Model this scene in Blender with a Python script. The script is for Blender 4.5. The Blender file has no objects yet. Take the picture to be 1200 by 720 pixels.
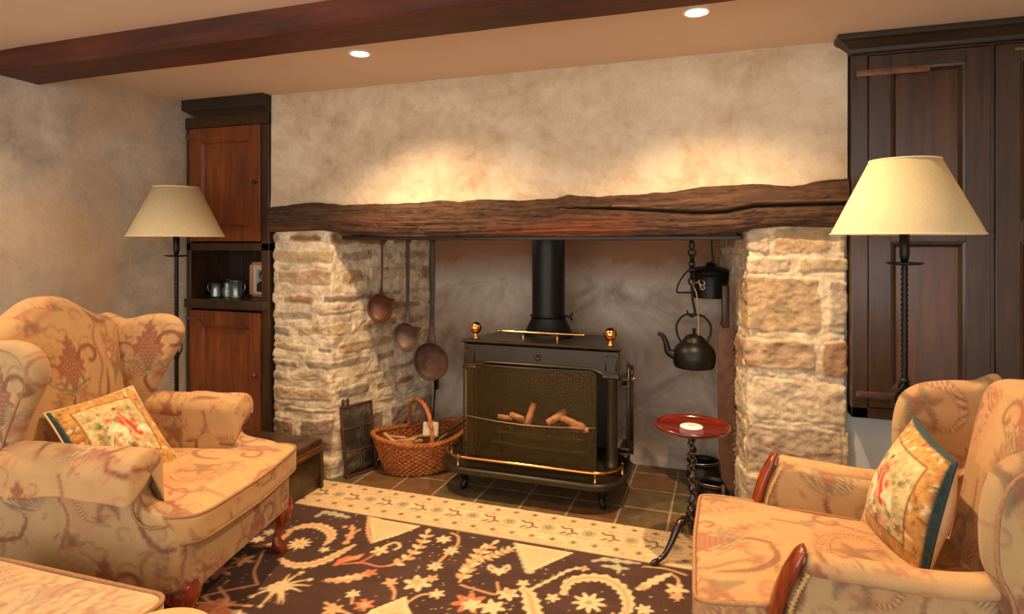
import bpy, bmesh, math, random
import numpy as np
from mathutils import Vector, Matrix
PI = math.pi
sc = bpy.context.scene
COL = sc.collection
rng = np.random.default_rng(7)
random.seed(7)

# ---------------------------------------------------------------- camera
F_PX, HOR, CAMZ = 721.0, 282.0, 1.35
YAW = math.radians(19.1)
CY, SY = math.cos(YAW), math.sin(YAW)
cam = bpy.data.cameras.new('camera'); camo = bpy.data.objects.new('camera', cam); COL.objects.link(camo)
cam.sensor_width = 36; cam.lens = F_PX / 1200 * 36; cam.shift_y = -(360 - HOR) / 1200
cam.clip_start = .05
camo.location = (0, 0, CAMZ); camo.rotation_euler = (PI / 2, 0, YAW)
sc.camera = camo

def floor_at(x, y, z=0.0):
    """point on the horizontal plane z that the photograph shows at pixel x, y"""
    u, v = (x - 600) / F_PX, (y - HOR) / F_PX
    t = (CAMZ - z) / v
    return ((u * CY - SY) * t, (u * SY + CY) * t)
def wall_at(x, y, Y):
    u, v = (x - 600) / F_PX, (y - HOR) / F_PX
    t = Y / (u * SY + CY)
    return ((u * CY - SY) * t, CAMZ - v * t)

# ---------------------------------------------------------------- colour helpers
def lin(c):
    c = np.asarray(c, float)
    return np.where(c <= .04045, c / 12.92, ((c + .055) / 1.055) ** 2.4)
def hexc(h): return tuple(lin([int(h[i:i + 2], 16) / 255 for i in (0, 2, 4)]))

# ---------------------------------------------------------------- materials
def mat(name):
    m = bpy.data.materials.new(name); m.use_nodes = True
    nt = m.node_tree; b = nt.nodes['Principled BSDF']
    return m, nt, b
def N(nt, t, **kw):
    n = nt.nodes.new(t)
    for k, v in kw.items(): setattr(n, k, v)
    return n
def ramp(nt, fac, stops):
    r = N(nt, 'ShaderNodeValToRGB'); nt.links.new(fac, r.inputs[0])
    el = r.color_ramp.elements
    while len(el) > 1: el.remove(el[-1])
    el[0].position = stops[0][0]; el[0].color = (*stops[0][1], 1)
    for p, c in stops[1:]:
        e = el.new(p); e.color = (*c, 1)
    return r.outputs[0]
def noise(nt, scale, detail=4, rough=.55, dist=0, stretch=None, coord='Object', off=(0, 0, 0)):
    tc = N(nt, 'ShaderNodeTexCoord'); mp = N(nt, 'ShaderNodeMapping')
    nt.links.new(tc.outputs[coord], mp.inputs[0])
    if stretch: mp.inputs['Scale'].default_value = stretch
    mp.inputs['Location'].default_value = off
    n = N(nt, 'ShaderNodeTexNoise'); nt.links.new(mp.outputs[0], n.inputs['Vector'])
    n.inputs['Scale'].default_value = scale; n.inputs['Detail'].default_value = detail
    n.inputs['Roughness'].default_value = rough; n.inputs['Distortion'].default_value = dist
    return n.outputs['Fac']
def mix(nt, a, b, fac, mode='MIX'):
    m = N(nt, 'ShaderNodeMix', data_type='RGBA', blend_type=mode)
    for s, v in ((m.inputs[0], fac), (m.inputs[6], a), (m.inputs[7], b)):
        if hasattr(v, 'links'): nt.links.new(v, s)
        else: s.default_value = v if not isinstance(v, tuple) or len(v) == 4 else (*v, 1)
    return m.outputs[2]
def bump(nt, b, h, strength=.3, dist=.01):
    n = N(nt, 'ShaderNodeBump'); n.inputs['Strength'].default_value = strength; n.inputs['Distance'].default_value = dist
    nt.links.new(h, n.inputs['Height']); nt.links.new(n.outputs[0], b.inputs['Normal'])
def simple(name, c, rough=.6, metal=0, nscale=0, namp=.25, bmp=0, coat=0, spec=.5):
    m, nt, b = mat(name)
    b.inputs['Roughness'].default_value = rough; b.inputs['Metallic'].default_value = metal
    b.inputs['Coat Weight'].default_value = coat; b.inputs['Specular IOR Level'].default_value = spec
    c = np.array(c)
    n = noise(nt, nscale or 20)
    nt.links.new(ramp(nt, n, [(.3, tuple(c * (1 - namp))), (.7, tuple(np.minimum(c * (1 + namp), 1)))]), b.inputs['Base Color'])
    if bmp: bump(nt, b, n, bmp, .004)
    return m
def wood(name, dark, light, axis='z', rough=.4, scale=6, coat=.0, bmp=.15, coord='Object', spec=.5):
    m, nt, b = mat(name)
    st = {'z': (7, 7, .6), 'x': (.6, 7, 7), 'y': (7, .6, 7)}[axis]
    n = noise(nt, scale, 6, .6, .6, st, coord)
    n2 = noise(nt, 2.2, 3, .5, .3, tuple(1 + (s - 1) * .2 for s in st), coord)
    c1 = ramp(nt, n, [(.25, dark), (.75, light)])
    c2 = ramp(nt, n2, [(.3, (.55, .5, .5)), (.75, (1.15, 1.1, 1.05))])
    nt.links.new(mix(nt, c1, c2, 1.0, 'MULTIPLY'), b.inputs['Base Color'])
    b.inputs['Roughness'].default_value = rough; b.inputs['Coat Weight'].default_value = coat
    b.inputs['Specular IOR Level'].default_value = spec
    b.inputs['Coat Roughness'].default_value = .2
    bump(nt, b, n, bmp, .003)
    return m
def plaster(name, stops, sc1=1.6, sc2=9, bmp=.35, off=(0, 0, 0), warm=None):
    m, nt, b = mat(name)
    n1 = noise(nt, sc1, 6, .66, .5, off=off); n2 = noise(nt, sc2, 6, .75, .4, off=off)
    mm = N(nt, 'ShaderNodeMath', operation='MULTIPLY_ADD'); nt.links.new(n2, mm.inputs[0]); mm.inputs[1].default_value = .45
    m2 = N(nt, 'ShaderNodeMath', operation='MULTIPLY'); nt.links.new(n1, m2.inputs[0]); m2.inputs[1].default_value = .55
    nt.links.new(m2.outputs[0], mm.inputs[2])
    col = ramp(nt, mm.outputs[0], stops)
    if warm:
        n3 = noise(nt, 1.1, 3, .5, .5, off=(3.1, 1.7, off[2] + .4))
        f = ramp(nt, n3, [(.5, (0, 0, 0)), (.72, (.8, .8, .8))])
        col = mix(nt, col, warm, f)
    nt.links.new(col, b.inputs['Base Color']); b.inputs['Roughness'].default_value = .93
    b.inputs['Specular IOR Level'].default_value = .15
    n4 = noise(nt, 45, 3, .6); ma = N(nt, 'ShaderNodeMath', operation='MULTIPLY_ADD')
    nt.links.new(n4, ma.inputs[0]); ma.inputs[1].default_value = .15; nt.links.new(mm.outputs[0], ma.inputs[2])
    bump(nt, b, ma.outputs[0], bmp, .02)
    return m
def attr_mat(name, rough=.85, sheen=0, nscale=220, namp=.18, bmp=.25, bdist=.002, spec=.3, stretch=None):
    """base colour from the mesh colour attribute (the thing's own pattern) times a fine grain"""
    m, nt, b = mat(name)
    a = N(nt, 'ShaderNodeAttribute'); a.attribute_name = 'Col'
    n = noise(nt, nscale, 3, .6, 0, stretch)
    g = ramp(nt, n, [(.3, (1 - namp,) * 3), (.7, (1 + namp,) * 3)])
    nt.links.new(mix(nt, a.outputs['Color'], g, 1.0, 'MULTIPLY'), b.inputs['Base Color'])
    b.inputs['Roughness'].default_value = rough; b.inputs['Sheen Weight'].default_value = sheen
    b.inputs['Specular IOR Level'].default_value = spec
    bump(nt, b, n, bmp, bdist)
    return m

M = {}
M['fabric'] = attr_mat('damask_fabric', .9, .1, 330, .1, .25, .001)
M['rug'] = attr_mat('rug_wool', .95, .1, 330, .28, .5, .003, .15, (1, .35, 1))
M['stone'] = attr_mat('rubble_stone', .95, 0, 110, .15, .4, .003, .15)
M['tapestry'] = attr_mat('tapestry', .95, .1, 300, .2, .4, .002, .2)
M['plaster_up'] = plaster('plaster_chimney', [(.33, hexc('a88f72')), (.44, hexc('c2ab8c')), (.55, hexc('d6c4a6')), (.68, hexc('e2d3b8'))], 1.7, 8, .4, (0, 0, 0))
M['plaster_left'] = plaster('plaster_left', [(.33, hexc('9a8f80')), (.44, hexc('b8ad9b')), (.56, hexc('d0c5b2')), (.68, hexc('e2d9c8'))], 1.7, 7, .35, (2, 5, 1), hexc('c9a57c'))
M['plaster_low'] = plaster('plaster_blue', [(.3, hexc('b4bcc0')), (.7, hexc('c6ced2'))], 1.2, 5, .1)
M['ceiling'] = plaster('ceiling_paint', [(.3, hexc('d6bb9e')), (.7, hexc('dec5a8'))], .8, 3, .05)
def recess_plaster():
    m, nt, b = mat('plaster_recess')
    n1 = noise(nt, 3.2, 6, .65, 1.3); n2 = noise(nt, 11, 5, .7, .5)
    c = ramp(nt, n1, [(.3, hexc('8f7e6c')), (.5, hexc('b3a392')), (.72, hexc('cabdad'))])
    c = mix(nt, c, ramp(nt, n2, [(.3, (.85, .83, .8)), (.7, (1.08, 1.08, 1.08))]), .8, 'MULTIPLY')
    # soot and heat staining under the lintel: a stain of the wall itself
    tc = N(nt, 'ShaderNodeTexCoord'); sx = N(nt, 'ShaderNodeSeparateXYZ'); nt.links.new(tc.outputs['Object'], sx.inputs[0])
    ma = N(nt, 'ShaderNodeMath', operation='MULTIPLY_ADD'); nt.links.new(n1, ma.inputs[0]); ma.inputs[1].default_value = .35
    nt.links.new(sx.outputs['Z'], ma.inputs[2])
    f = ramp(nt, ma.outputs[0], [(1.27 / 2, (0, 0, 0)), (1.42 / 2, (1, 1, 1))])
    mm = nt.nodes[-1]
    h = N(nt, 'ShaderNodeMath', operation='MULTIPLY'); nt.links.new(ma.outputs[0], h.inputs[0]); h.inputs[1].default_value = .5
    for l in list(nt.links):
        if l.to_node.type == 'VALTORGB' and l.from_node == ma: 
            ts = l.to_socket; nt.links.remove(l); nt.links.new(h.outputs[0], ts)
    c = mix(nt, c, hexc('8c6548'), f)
    nt.links.new(c, b.inputs['Base Color']); b.inputs['Roughness'].default_value = .95; b.inputs['Specular IOR Level'].default_value = .1
    bump(nt, b, n1, .4, .02)
    return m
M['recess'] = recess_plaster()
M['wood_dark'] = wood('dark_oak', hexc('1f0f08'), hexc('4a2814'), 'z', .45, 6, .12)
M['wood_darkx'] = wood('dark_oak_rail', hexc('1d160d'), hexc('40301c'), 'x', .5, 6, .1)
M['wood_red'] = wood('red_oak', hexc('5e2a0c'), hexc('9c5420'), 'z', .4, 5, .15)
M['wood_beam'] = wood('ceiling_beam_oak', hexc('331509'), hexc('6b3218'), 'x', .6, 5, 0)
M['wood_cab'] = wood('cupboard_oak', hexc('24170c'), hexc('523618'), 'z', .38, 5, .2)
M['wood_panel'] = wood('cupboard_panel_oak', hexc('301b0e'), hexc('683f1e'), 'z', .33, 4, .25)
M['mahog'] = wood('mahogany', hexc('5e2008'), hexc('a8481a'), 'z', .25, 6, .5, .05)
M['turned'] = wood('turned_oak', hexc('160a06'), hexc('3a1c10'), 'z', .25, 6, .5, .05)
M['tray_wood'] = wood('table_top_mahogany', hexc('4a0f08'), hexc('8c2c16'), 'x', .22, 5, .6, .05)
M['lintel'] = attr_mat('lintel_oak', .85, 0, 26, .35, .5, .006, .2, (.3, 2, 4))
M['iron'] = simple('black_iron', hexc('1d1d1a'), .42, .6, 30, .25, .1)
M['iron_mat'] = simple('matt_black_iron', hexc('2a241a'), .6, .35, 30, .3, .15)
M['stove'] = simple('stove_enamel', hexc('30281a'), .33, .35, 14, .18, .05)
M['rust'] = simple('rusty_iron', hexc('50382a'), .65, .4, 25, .4, .3)
M['handle_iron'] = simple('dark_handle_iron', hexc('43332a'), .6, .4, 25, .35, .3)
M['saw_steel'] = simple('brown_saw_steel', hexc('5c4030'), .55, .35, 18, .4, .3)
M['copperpan'] = simple('old_copper', hexc('5c3a28'), .5, .5, 14, .4, .15)
M['pan_in'] = simple('tinned_iron', hexc('5f4a3e'), .55, .45, 12, .35, .15)
M['brass'] = simple('polished_brass', hexc('e2a25e'), .16, 1, 10, .05)
M['pewter'] = simple('pewter', hexc('8c9590'), .3, .9, 16, .15)
M['steel'] = simple('worn_steel', hexc('b09070'), .35, .9, 20, .2)
M['wicker'] = attr_mat('wicker', .5, 0, 120, .25, .3, .002, .4)
M['leather'] = simple('worn_chest', hexc('44301f'), .45, 0, 9, .6, .3, .15)
M['leather_edge'] = simple('worn_leather_edge', hexc('6e4226'), .5, 0, 30, .4, .3)
M['cream'] = simple('cream_cloth', hexc('dcc9a4'), .9, 0, 60, .06, .1)
M['piping'] = simple('piping_cord', hexc('9c7048'), .85, 0, 90, .2, .2)
M['braid'] = simple('gold_braid', hexc('b58e52'), .8, 0, 150, .35, .5)
M['teal'] = simple('teal_edging', hexc('2c3f40'), .9, 0, 80, .15, .2)
M['soot'] = simple('soot', hexc('1a1510'), .95, 0, 12, .3, .1)
M['ember'] = simple('ash_log', hexc('d8a080'), .9, 0, 30, .3, .4)
M['charlog'] = simple('charred_log', hexc('3d2a22'), .95, 0, 30, .5, .5)
M['kindling'] = wood('kindling', hexc('b5824e'), hexc('e0b886'), 'x', .8, 6)
M['white'] = simple('white_glaze', hexc('f0ece2'), .35, 0, 20, .03)
M['card'] = simple('pale_card', hexc('cfc3a4'), .8, 0, 30, .15)
M['floor'] = wood('floor_boards', hexc('2c1a10'), hexc('4c301e'), 'y', .5)
M['photo_bg'] = simple('photo_backing', hexc('9aa09a'), .5, 0, 9, .1)
M['photo_dark'] = simple('photo_dark', hexc('20211f'), .5, 0, 9, .1)
M['photo_skin'] = simple('photo_skin', hexc('9a7060'), .5, 0, 9, .1)
M['frame_wood'] = simple('pale_frame', hexc('c48a58'), .5, 0, 9, .15)
M['mat_board'] = simple('mat_board', hexc('d6c4a4'), .7, 0, 9, .05)
M['gold_print'] = simple('gold_print', hexc('b09a48'), .5, 0, 9, .1)
M['gapline'] = simple('pale_board_edge', hexc('6c6252'), .7, 0, 30, .2)
def shade_mat():
    m, nt, b = mat('lampshade_linen')
    n = noise(nt, 160, 2, .5, 0, (1, 1, .3))
    nt.links.new(ramp(nt, n, [(.3, hexc('d6c79c')), (.7, hexc('e2d5ae'))]), b.inputs['Base Color'])
    b.inputs['Roughness'].default_value = .9; b.inputs['Specular IOR Level'].default_value = .1
    t = N(nt, 'ShaderNodeBsdfTranslucent'); t.inputs[0].default_value = (*hexc('e0cf9c'), 1)
    mx = N(nt, 'ShaderNodeMixShader'); mx.inputs[0].default_value = .35
    o = nt.nodes['Material Output']
    nt.links.new(b.outputs[0], mx.inputs[1]); nt.links.new(t.outputs[0], mx.inputs[2]); nt.links.new(mx.outputs[0], o.inputs[0])
    return m
M['shade'] = shade_mat()
def mesh_screen_mat():
    m, nt, b = mat('spark_mesh')
    b.inputs['Base Color'].default_value = (*hexc('5c4a2a'), 1); b.inputs['Metallic'].default_value = .5; b.inputs['Roughness'].default_value = .5
    t = N(nt, 'ShaderNodeBsdfTransparent'); t.inputs[0].default_value = (1, .93, .8, 1)
    n = noise(nt, 300, 1, .5)
    f = ramp(nt, n, [(.35, (.66,) * 3), (.65, (.9,) * 3)])
    mx = N(nt, 'ShaderNodeMixShader'); nt.links.new(f, mx.inputs[0])
    o = nt.nodes['Material Output']
    nt.links.new(t.outputs[0], mx.inputs[2]); nt.links.new(b.outputs[0], mx.inputs[1]); nt.links.new(mx.outputs[0], o.inputs[0])
    return m
M['mesh'] = mesh_screen_mat()
def tiles_mat():
    m, nt, b = mat('hearth_tiles')
    tc = N(nt, 'ShaderNodeTexCoord'); mp = N(nt, 'ShaderNodeMapping'); nt.links.new(tc.outputs['Object'], mp.inputs[0])
    mp.inputs['Location'].default_value = (.498 + .242 * 10, -2.895 + .2425 * 4, 0)
    br = N(nt, 'ShaderNodeTexBrick'); nt.links.new(mp.outputs[0], br.inputs['Vector'])
    br.offset = 0; br.squash = 1
    br.inputs['Scale'].default_value = 1; br.inputs['Brick Width'].default_value = .242; br.inputs['Row Height'].default_value = .2425
    br.inputs['Mortar Size'].default_value = .007; br.inputs['Mortar Smooth'].default_value = .3; br.inputs['Bias'].default_value = 0
    br.inputs['Color1'].default_value = (*hexc('7a5436'), 1); br.inputs['Color2'].default_value = (*hexc('5e563c'), 1)
    br.inputs['Mortar'].default_value = (*hexc('a08c6c'), 1)
    n = noise(nt, 14, 5, .7, .4)
    nt.links.new(mix(nt, br.outputs['Color'], ramp(nt, n, [(.3, (.6, .6, .6)), (.7, (1.25, 1.2, 1.1))]), 1.0, 'MULTIPLY'), b.inputs['Base Color'])
    b.inputs['Roughness'].default_value = .42
    h = N(nt, 'ShaderNodeMath', operation='MULTIPLY_ADD'); nt.links.new(br.outputs['Fac'], h.inputs[0]); h.inputs[1].default_value = -1
    nt.links.new(n, h.inputs[2]); bump(nt, b, h.outputs[0], .5, .004)
    return m
M['tiles'] = tiles_mat()
def bulb_mat():
    m, nt, b = mat('lit_bulb')
    b.inputs['Emission Color'].default_value = (1, .86, .62, 1); b.inputs['Emission Strength'].default_value = 30
    return m
M['bulb'] = bulb_mat()

# ---------------------------------------------------------------- geometry helpers
def mk(name, V, F, m, parent=None, smooth=True, col=None, fix=True):
    V = np.asarray(V, float)
    me = bpy.data.meshes.new(name)
    me.from_pydata(V.tolist(), [], [tuple(f) for f in F])
    if fix:
        bm = bmesh.new(); bm.from_mesh(me); bmesh.ops.recalc_face_normals(bm, faces=bm.faces); bm.to_mesh(me); bm.free()
    if smooth: me.polygons.foreach_set('use_smooth', [True] * len(me.polygons))
    me.materials.append(m)
    if col is not None:
        if callable(col):
            nn = np.empty(len(V) * 3, np.float32); me.vertex_normals.foreach_get('vector', nn)
            col = col(V, nn.reshape(-1, 3))
        a = me.color_attributes.new('Col', 'FLOAT_COLOR', 'POINT')
        c4 = np.ones((len(V), 4), np.float32); c4[:, :3] = col
        a.data.foreach_set('color', c4.ravel())
    me.update()
    o = bpy.data.objects.new(name, me); COL.objects.link(o)
    if parent is not None: o.parent = parent
    return o
def tag(o, label=None, cat=None, group=None, kind=None):
    if label: o['label'] = label
    if cat: o['category'] = cat
    if group: o['group'] = group
    if kind: o['kind'] = kind
    return o
def empty(name, loc, rz=0, label=None, cat=None, group=None):
    o = bpy.data.objects.new(name, None); COL.objects.link(o); o.empty_display_size = .1
    o.location = loc; o.rotation_euler = (0, 0, rz)
    return tag(o, label, cat, group)
def copy_tree(o, parent=None):
    c = o.copy(); COL.objects.link(c)
    if parent is not None: c.parent = parent
    for ch in list(o.children): copy_tree(ch, c)
    return c
class G:
    """collects several shapes into one mesh"""
    def __init__(s): s.V, s.F, s.n = [], [], 0
    def add(s, V, F):
        V = np.asarray(V, float); s.V.append(V); s.F += [tuple(i + s.n for i in f) for f in F]; s.n += len(V); return s
    def mk(s, name, m, parent=None, smooth=True, col=None):
        return mk(name, np.vstack(s.V), s.F, m, parent, smooth, col)
def box(x0, x1, y0, y1, z0, z1, bv=.004, seg=2):
    bm = bmesh.new(); bmesh.ops.create_cube(bm, size=1)
    for v in bm.verts: v.co = ((x0 + x1) / 2 + v.co.x * (x1 - x0), (y0 + y1) / 2 + v.co.y * (y1 - y0), (z0 + z1) / 2 + v.co.z * (z1 - z0))
    bv = min(bv, .45 * min(x1 - x0, y1 - y0, z1 - z0))
    if bv > 0: bmesh.ops.bevel(bm, geom=list(bm.edges), offset=bv, segments=seg, affect='EDGES', profile=.5)
    V = [tuple(v.co) for v in bm.verts]; F = [[v.index for v in f.verts] for f in bm.faces]
    bm.free(); return V, F
def rot(V, ax, ang, c=(0, 0, 0)):
    R = np.array(Matrix.Rotation(ang, 3, ax)); c = np.array(c); return (np.asarray(V) - c) @ R.T + c
def grid(P, wrap_u=False, wrap_v=False, cap=False):
    """P[n, m, 3] -> V, F ; rows u, columns v"""
    n, m = P.shape[:2]; V = P.reshape(-1, 3); F = []
    for i in range(n if wrap_u else n - 1):
        i2 = (i + 1) % n
        for j in range(m if wrap_v else m - 1):
            j2 = (j + 1) % m; F.append((i * m + j, i * m + j2, i2 * m + j2, i2 * m + j))
    if cap and wrap_v:
        k = len(V); V = np.vstack([V, P[0].mean(0), P[-1].mean(0)])
        for j in range(m):
            j2 = (j + 1) % m; F.append((k, j2, j)); F.append((k + 1, (n - 1) * m + j, (n - 1) * m + j2))
    return V, F
def lathe(prof, c=(0, 0, 0), n=48, sx=1, sy=1, cap=True):
    a = np.linspace(0, 2 * PI, n, endpoint=False); pr = np.array(prof, float)
    P = np.zeros((len(pr), n, 3))
    P[..., 0] = c[0] + pr[:, :1] * np.cos(a) * sx; P[..., 1] = c[1] + pr[:, :1] * np.sin(a) * sy; P[..., 2] = c[2] + pr[:, 1:2]
    return grid(P, wrap_v=True, cap=cap)
def catmull(pts, n, closed=False):
    p = np.array(pts, float)
    if closed: q = np.vstack([p[-1], p, p[0], p[1]])
    else: q = np.vstack([2 * p[0] - p[1], p, 2 * p[-1] - p[-2]])
    segs = len(q) - 3; out = []
    for i in range(segs):
        t = np.linspace(0, 1, 24, endpoint=False)[:, None]
        a, b, c, d = q[i:i + 4]
        out.append(.5 * (2 * b + (c - a) * t + (2 * a - 5 * b + 4 * c - d) * t ** 2 + (3 * b - a - 3 * c + d) * t ** 3))
    out.append(q[-2][None]); o = np.vstack(out)
    return resample(o, n, closed)
def resample(o, n, closed=False):
    o = np.asarray(o, float)
    s = np.r_[0, np.cumsum(np.linalg.norm(np.diff(o, axis=0), axis=1))]
    t = np.linspace(0, s[-1], n, endpoint=not closed)
    return np.stack([np.interp(t, s, o[:, k]) for k in range(o.shape[1])], 1)
def frames(path, closed=False, up=(0, 0, 1)):
    p = np.asarray(path, float)
    T = np.roll(p, -1, 0) - np.roll(p, 1, 0) if closed else np.gradient(p, axis=0)
    T /= np.linalg.norm(T, axis=1)[:, None] + 1e-12
    u = np.array(up, float)
    if abs(T[0] @ u) > .95: u = np.array([1., 0, 0])
    A = np.zeros_like(p); B = np.zeros_like(p); a = np.cross(T[0], u); a /= np.linalg.norm(a)
    for i in range(len(p)):
        a = a - T[i] * (a @ T[i]); a /= np.linalg.norm(a) + 1e-12
        A[i] = a; B[i] = np.cross(T[i], a)
    return T, A, B
def tube(path, r, n=10, closed=False, ra=None, twist=0, cap=True, up=(0, 0, 1), sec=None):
    """sweep; r scalar or per point; ra = second radius; sec = (n,2) unit section"""
    p = np.asarray(path, float); T, A, B = frames(p, closed, up)
    r = np.broadcast_to(np.asarray(r, float), (len(p),)); rb = r if ra is None else np.broadcast_to(np.asarray(ra, float), (len(p),))
    if sec is None:
        a = np.linspace(0, 2 * PI, n, endpoint=False); sec = np.stack([np.cos(a), np.sin(a)], 1)
    tw = np.linspace(0, twist, len(p))[:, None]
    X = sec[None, :, 0] * np.cos(tw) - sec[None, :, 1] * np.sin(tw); Y = sec[None, :, 0] * np.sin(tw) + sec[None, :, 1] * np.cos(tw)
    P = p[:, None] + A[:, None] * (X * r[:, None])[..., None] + B[:, None] * (Y * rb[:, None])[..., None]
    return grid(P, wrap_u=closed, wrap_v=True, cap=cap and not closed)
SQ = np.array([(1, 1), (.0, 1.05), (-1, 1), (-1.05, 0), (-1, -1), (0, -1.05), (1, -1), (1.05, 0)]) * .8
def slab(outline, T, er, bt=0, bb=0, rings=30, erings=8, fn=None, pw=2.2):
    """soft panel: outline (n,2) closed, thickness T along the third axis, rounded rim, bulging faces; fn maps (a,b,c) to space"""
    o = np.asarray(outline, float); n = len(o)
    area = .5 * np.sum(o[:, 0] * np.roll(o[:, 1], -1) - np.roll(o[:, 0], -1) * o[:, 1])
    if area < 0: o = o[::-1]
    tg = np.roll(o, -2, 0) - np.roll(o, 2, 0); tg /= np.linalg.norm(tg, axis=1)[:, None] + 1e-12
    nm = np.stack([tg[:, 1], -tg[:, 0]], 1)
    er = min(er, T / 2); c = o.mean(0); inn = o - (o - c) * (er / np.maximum(np.linalg.norm(o - c, axis=1), er * 1.5))[:, None]; dv = o - inn
    P = []
    for k in range(1, rings + 1):
        r = k / rings; P.append(np.c_[c + (inn - c) * r, np.full(n, T / 2)])
    for k in range(1, erings + 1):
        a = PI / 2 * k / erings; P.append(np.c_[inn + dv * math.sin(a), np.full(n, T / 2 - er + er * math.cos(a))])
    m = max(1, int((T - 2 * er) / .012))
    for k in range(1, m + 1):
        if T - 2 * er > .002: P.append(np.c_[o, np.full(n, T / 2 - er - (T - 2 * er) * k / m)])
    for k in range(1, erings + 1):
        a = PI / 2 * k / erings; P.append(np.c_[inn + dv * math.cos(a), np.full(n, -T / 2 + er - er * math.sin(a))])
    for k in range(rings - 1, 0, -1):
        r = k / rings; P.append(np.c_[c + (inn - c) * r, np.full(n, -T / 2)])
    P = np.array(P); V, F = grid(P, wrap_v=True)
    k = len(V); V = np.vstack([V, [[*c, T / 2]], [[*c, -T / 2]]]); L = (len(P) - 1) * n
    mn, mx = o.min(0), o.max(0); q = np.clip(np.abs((V[:, :2] - (mn + mx) / 2) / ((mx - mn) / 2 + 1e-9)), 0, 1)
    rr = np.concatenate([np.repeat(np.r_[np.arange(1, rings + 1) / rings, np.ones(len(P) - 2 * rings + 1), np.arange(rings - 1, 0, -1) / rings], n), [0, 0]])
    w_ = (1 - q[:, 0] ** 3) * (1 - q[:, 1] ** 3) * (1 - rr ** 8)
    V[:, 2] += np.where(V[:, 2] > 0, bt, -bb) * w_
    for j in range(n):
        j2 = (j + 1) % n; F.append((k, j, j2)); F.append((k + 1, L + j2, L + j))
    return (fn(V) if fn else V), F
def rrect(x0, x1, y0, y1, r, n=8, per=None):
    pts = []
    for cx, cy, a0 in ((x1 - r, y1 - r, 0), (x0 + r, y1 - r, PI / 2), (x0 + r, y0 + r, PI), (x1 - r, y0 + r, 1.5 * PI)):
        for k in range(n + 1): a = a0 + PI / 2 * k / n; pts.append((cx + r * math.cos(a), cy + r * math.sin(a)))
    p = np.array(pts)
    if per: p = resample(np.vstack([p, p[:1]]), per, True)
    return p
def prism(poly, d0, d1, fn, bv=0):
    """flat polygon (n,2) extruded from d0 to d1; fn maps"""
    p = np.asarray(poly, float); n = len(p)
    V = np.vstack([np.c_[p, np.full(n, d0)], np.c_[p, np.full(n, d1)]])
    F = [tuple(range(n)), tuple(range(2 * n - 1, n - 1, -1))] + [(i, (i + 1) % n, n + (i + 1) % n, n + i) for i in range(n)]
    return fn(V), F
xz = lambda Y: (lambda V: np.c_[V[:, 0], Y + V[:, 2], V[:, 1]])

# value noise in numpy
def vnoise(x, y, sc=1., seed=0, octs=4):
    r = np.random.default_rng(seed); out = 0; amp = 1; tot = 0
    x = np.asarray(x) * sc + 37.3; y = np.asarray(y) * sc + 11.7
    T = r.random((256, 256))
    for o in range(octs):
        xi = np.floor(x).astype(int); yi = np.floor(y).astype(int); fx = x - xi; fy = y - yi
        fx = fx * fx * (3 - 2 * fx); fy = fy * fy * (3 - 2 * fy)
        a = T[xi % 256, yi % 256]; b = T[(xi + 1) % 256, yi % 256]; c = T[xi % 256, (yi + 1) % 256]; d = T[(xi + 1) % 256, (yi + 1) % 256]
        out = out + amp * ((a * (1 - fx) + b * fx) * (1 - fy) + (c * (1 - fx) + d * fx) * fy); tot += amp
        amp *= .5; x = x * 2.03 + 5.1; y = y * 2.03 + 9.7
    return out / tot

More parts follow.
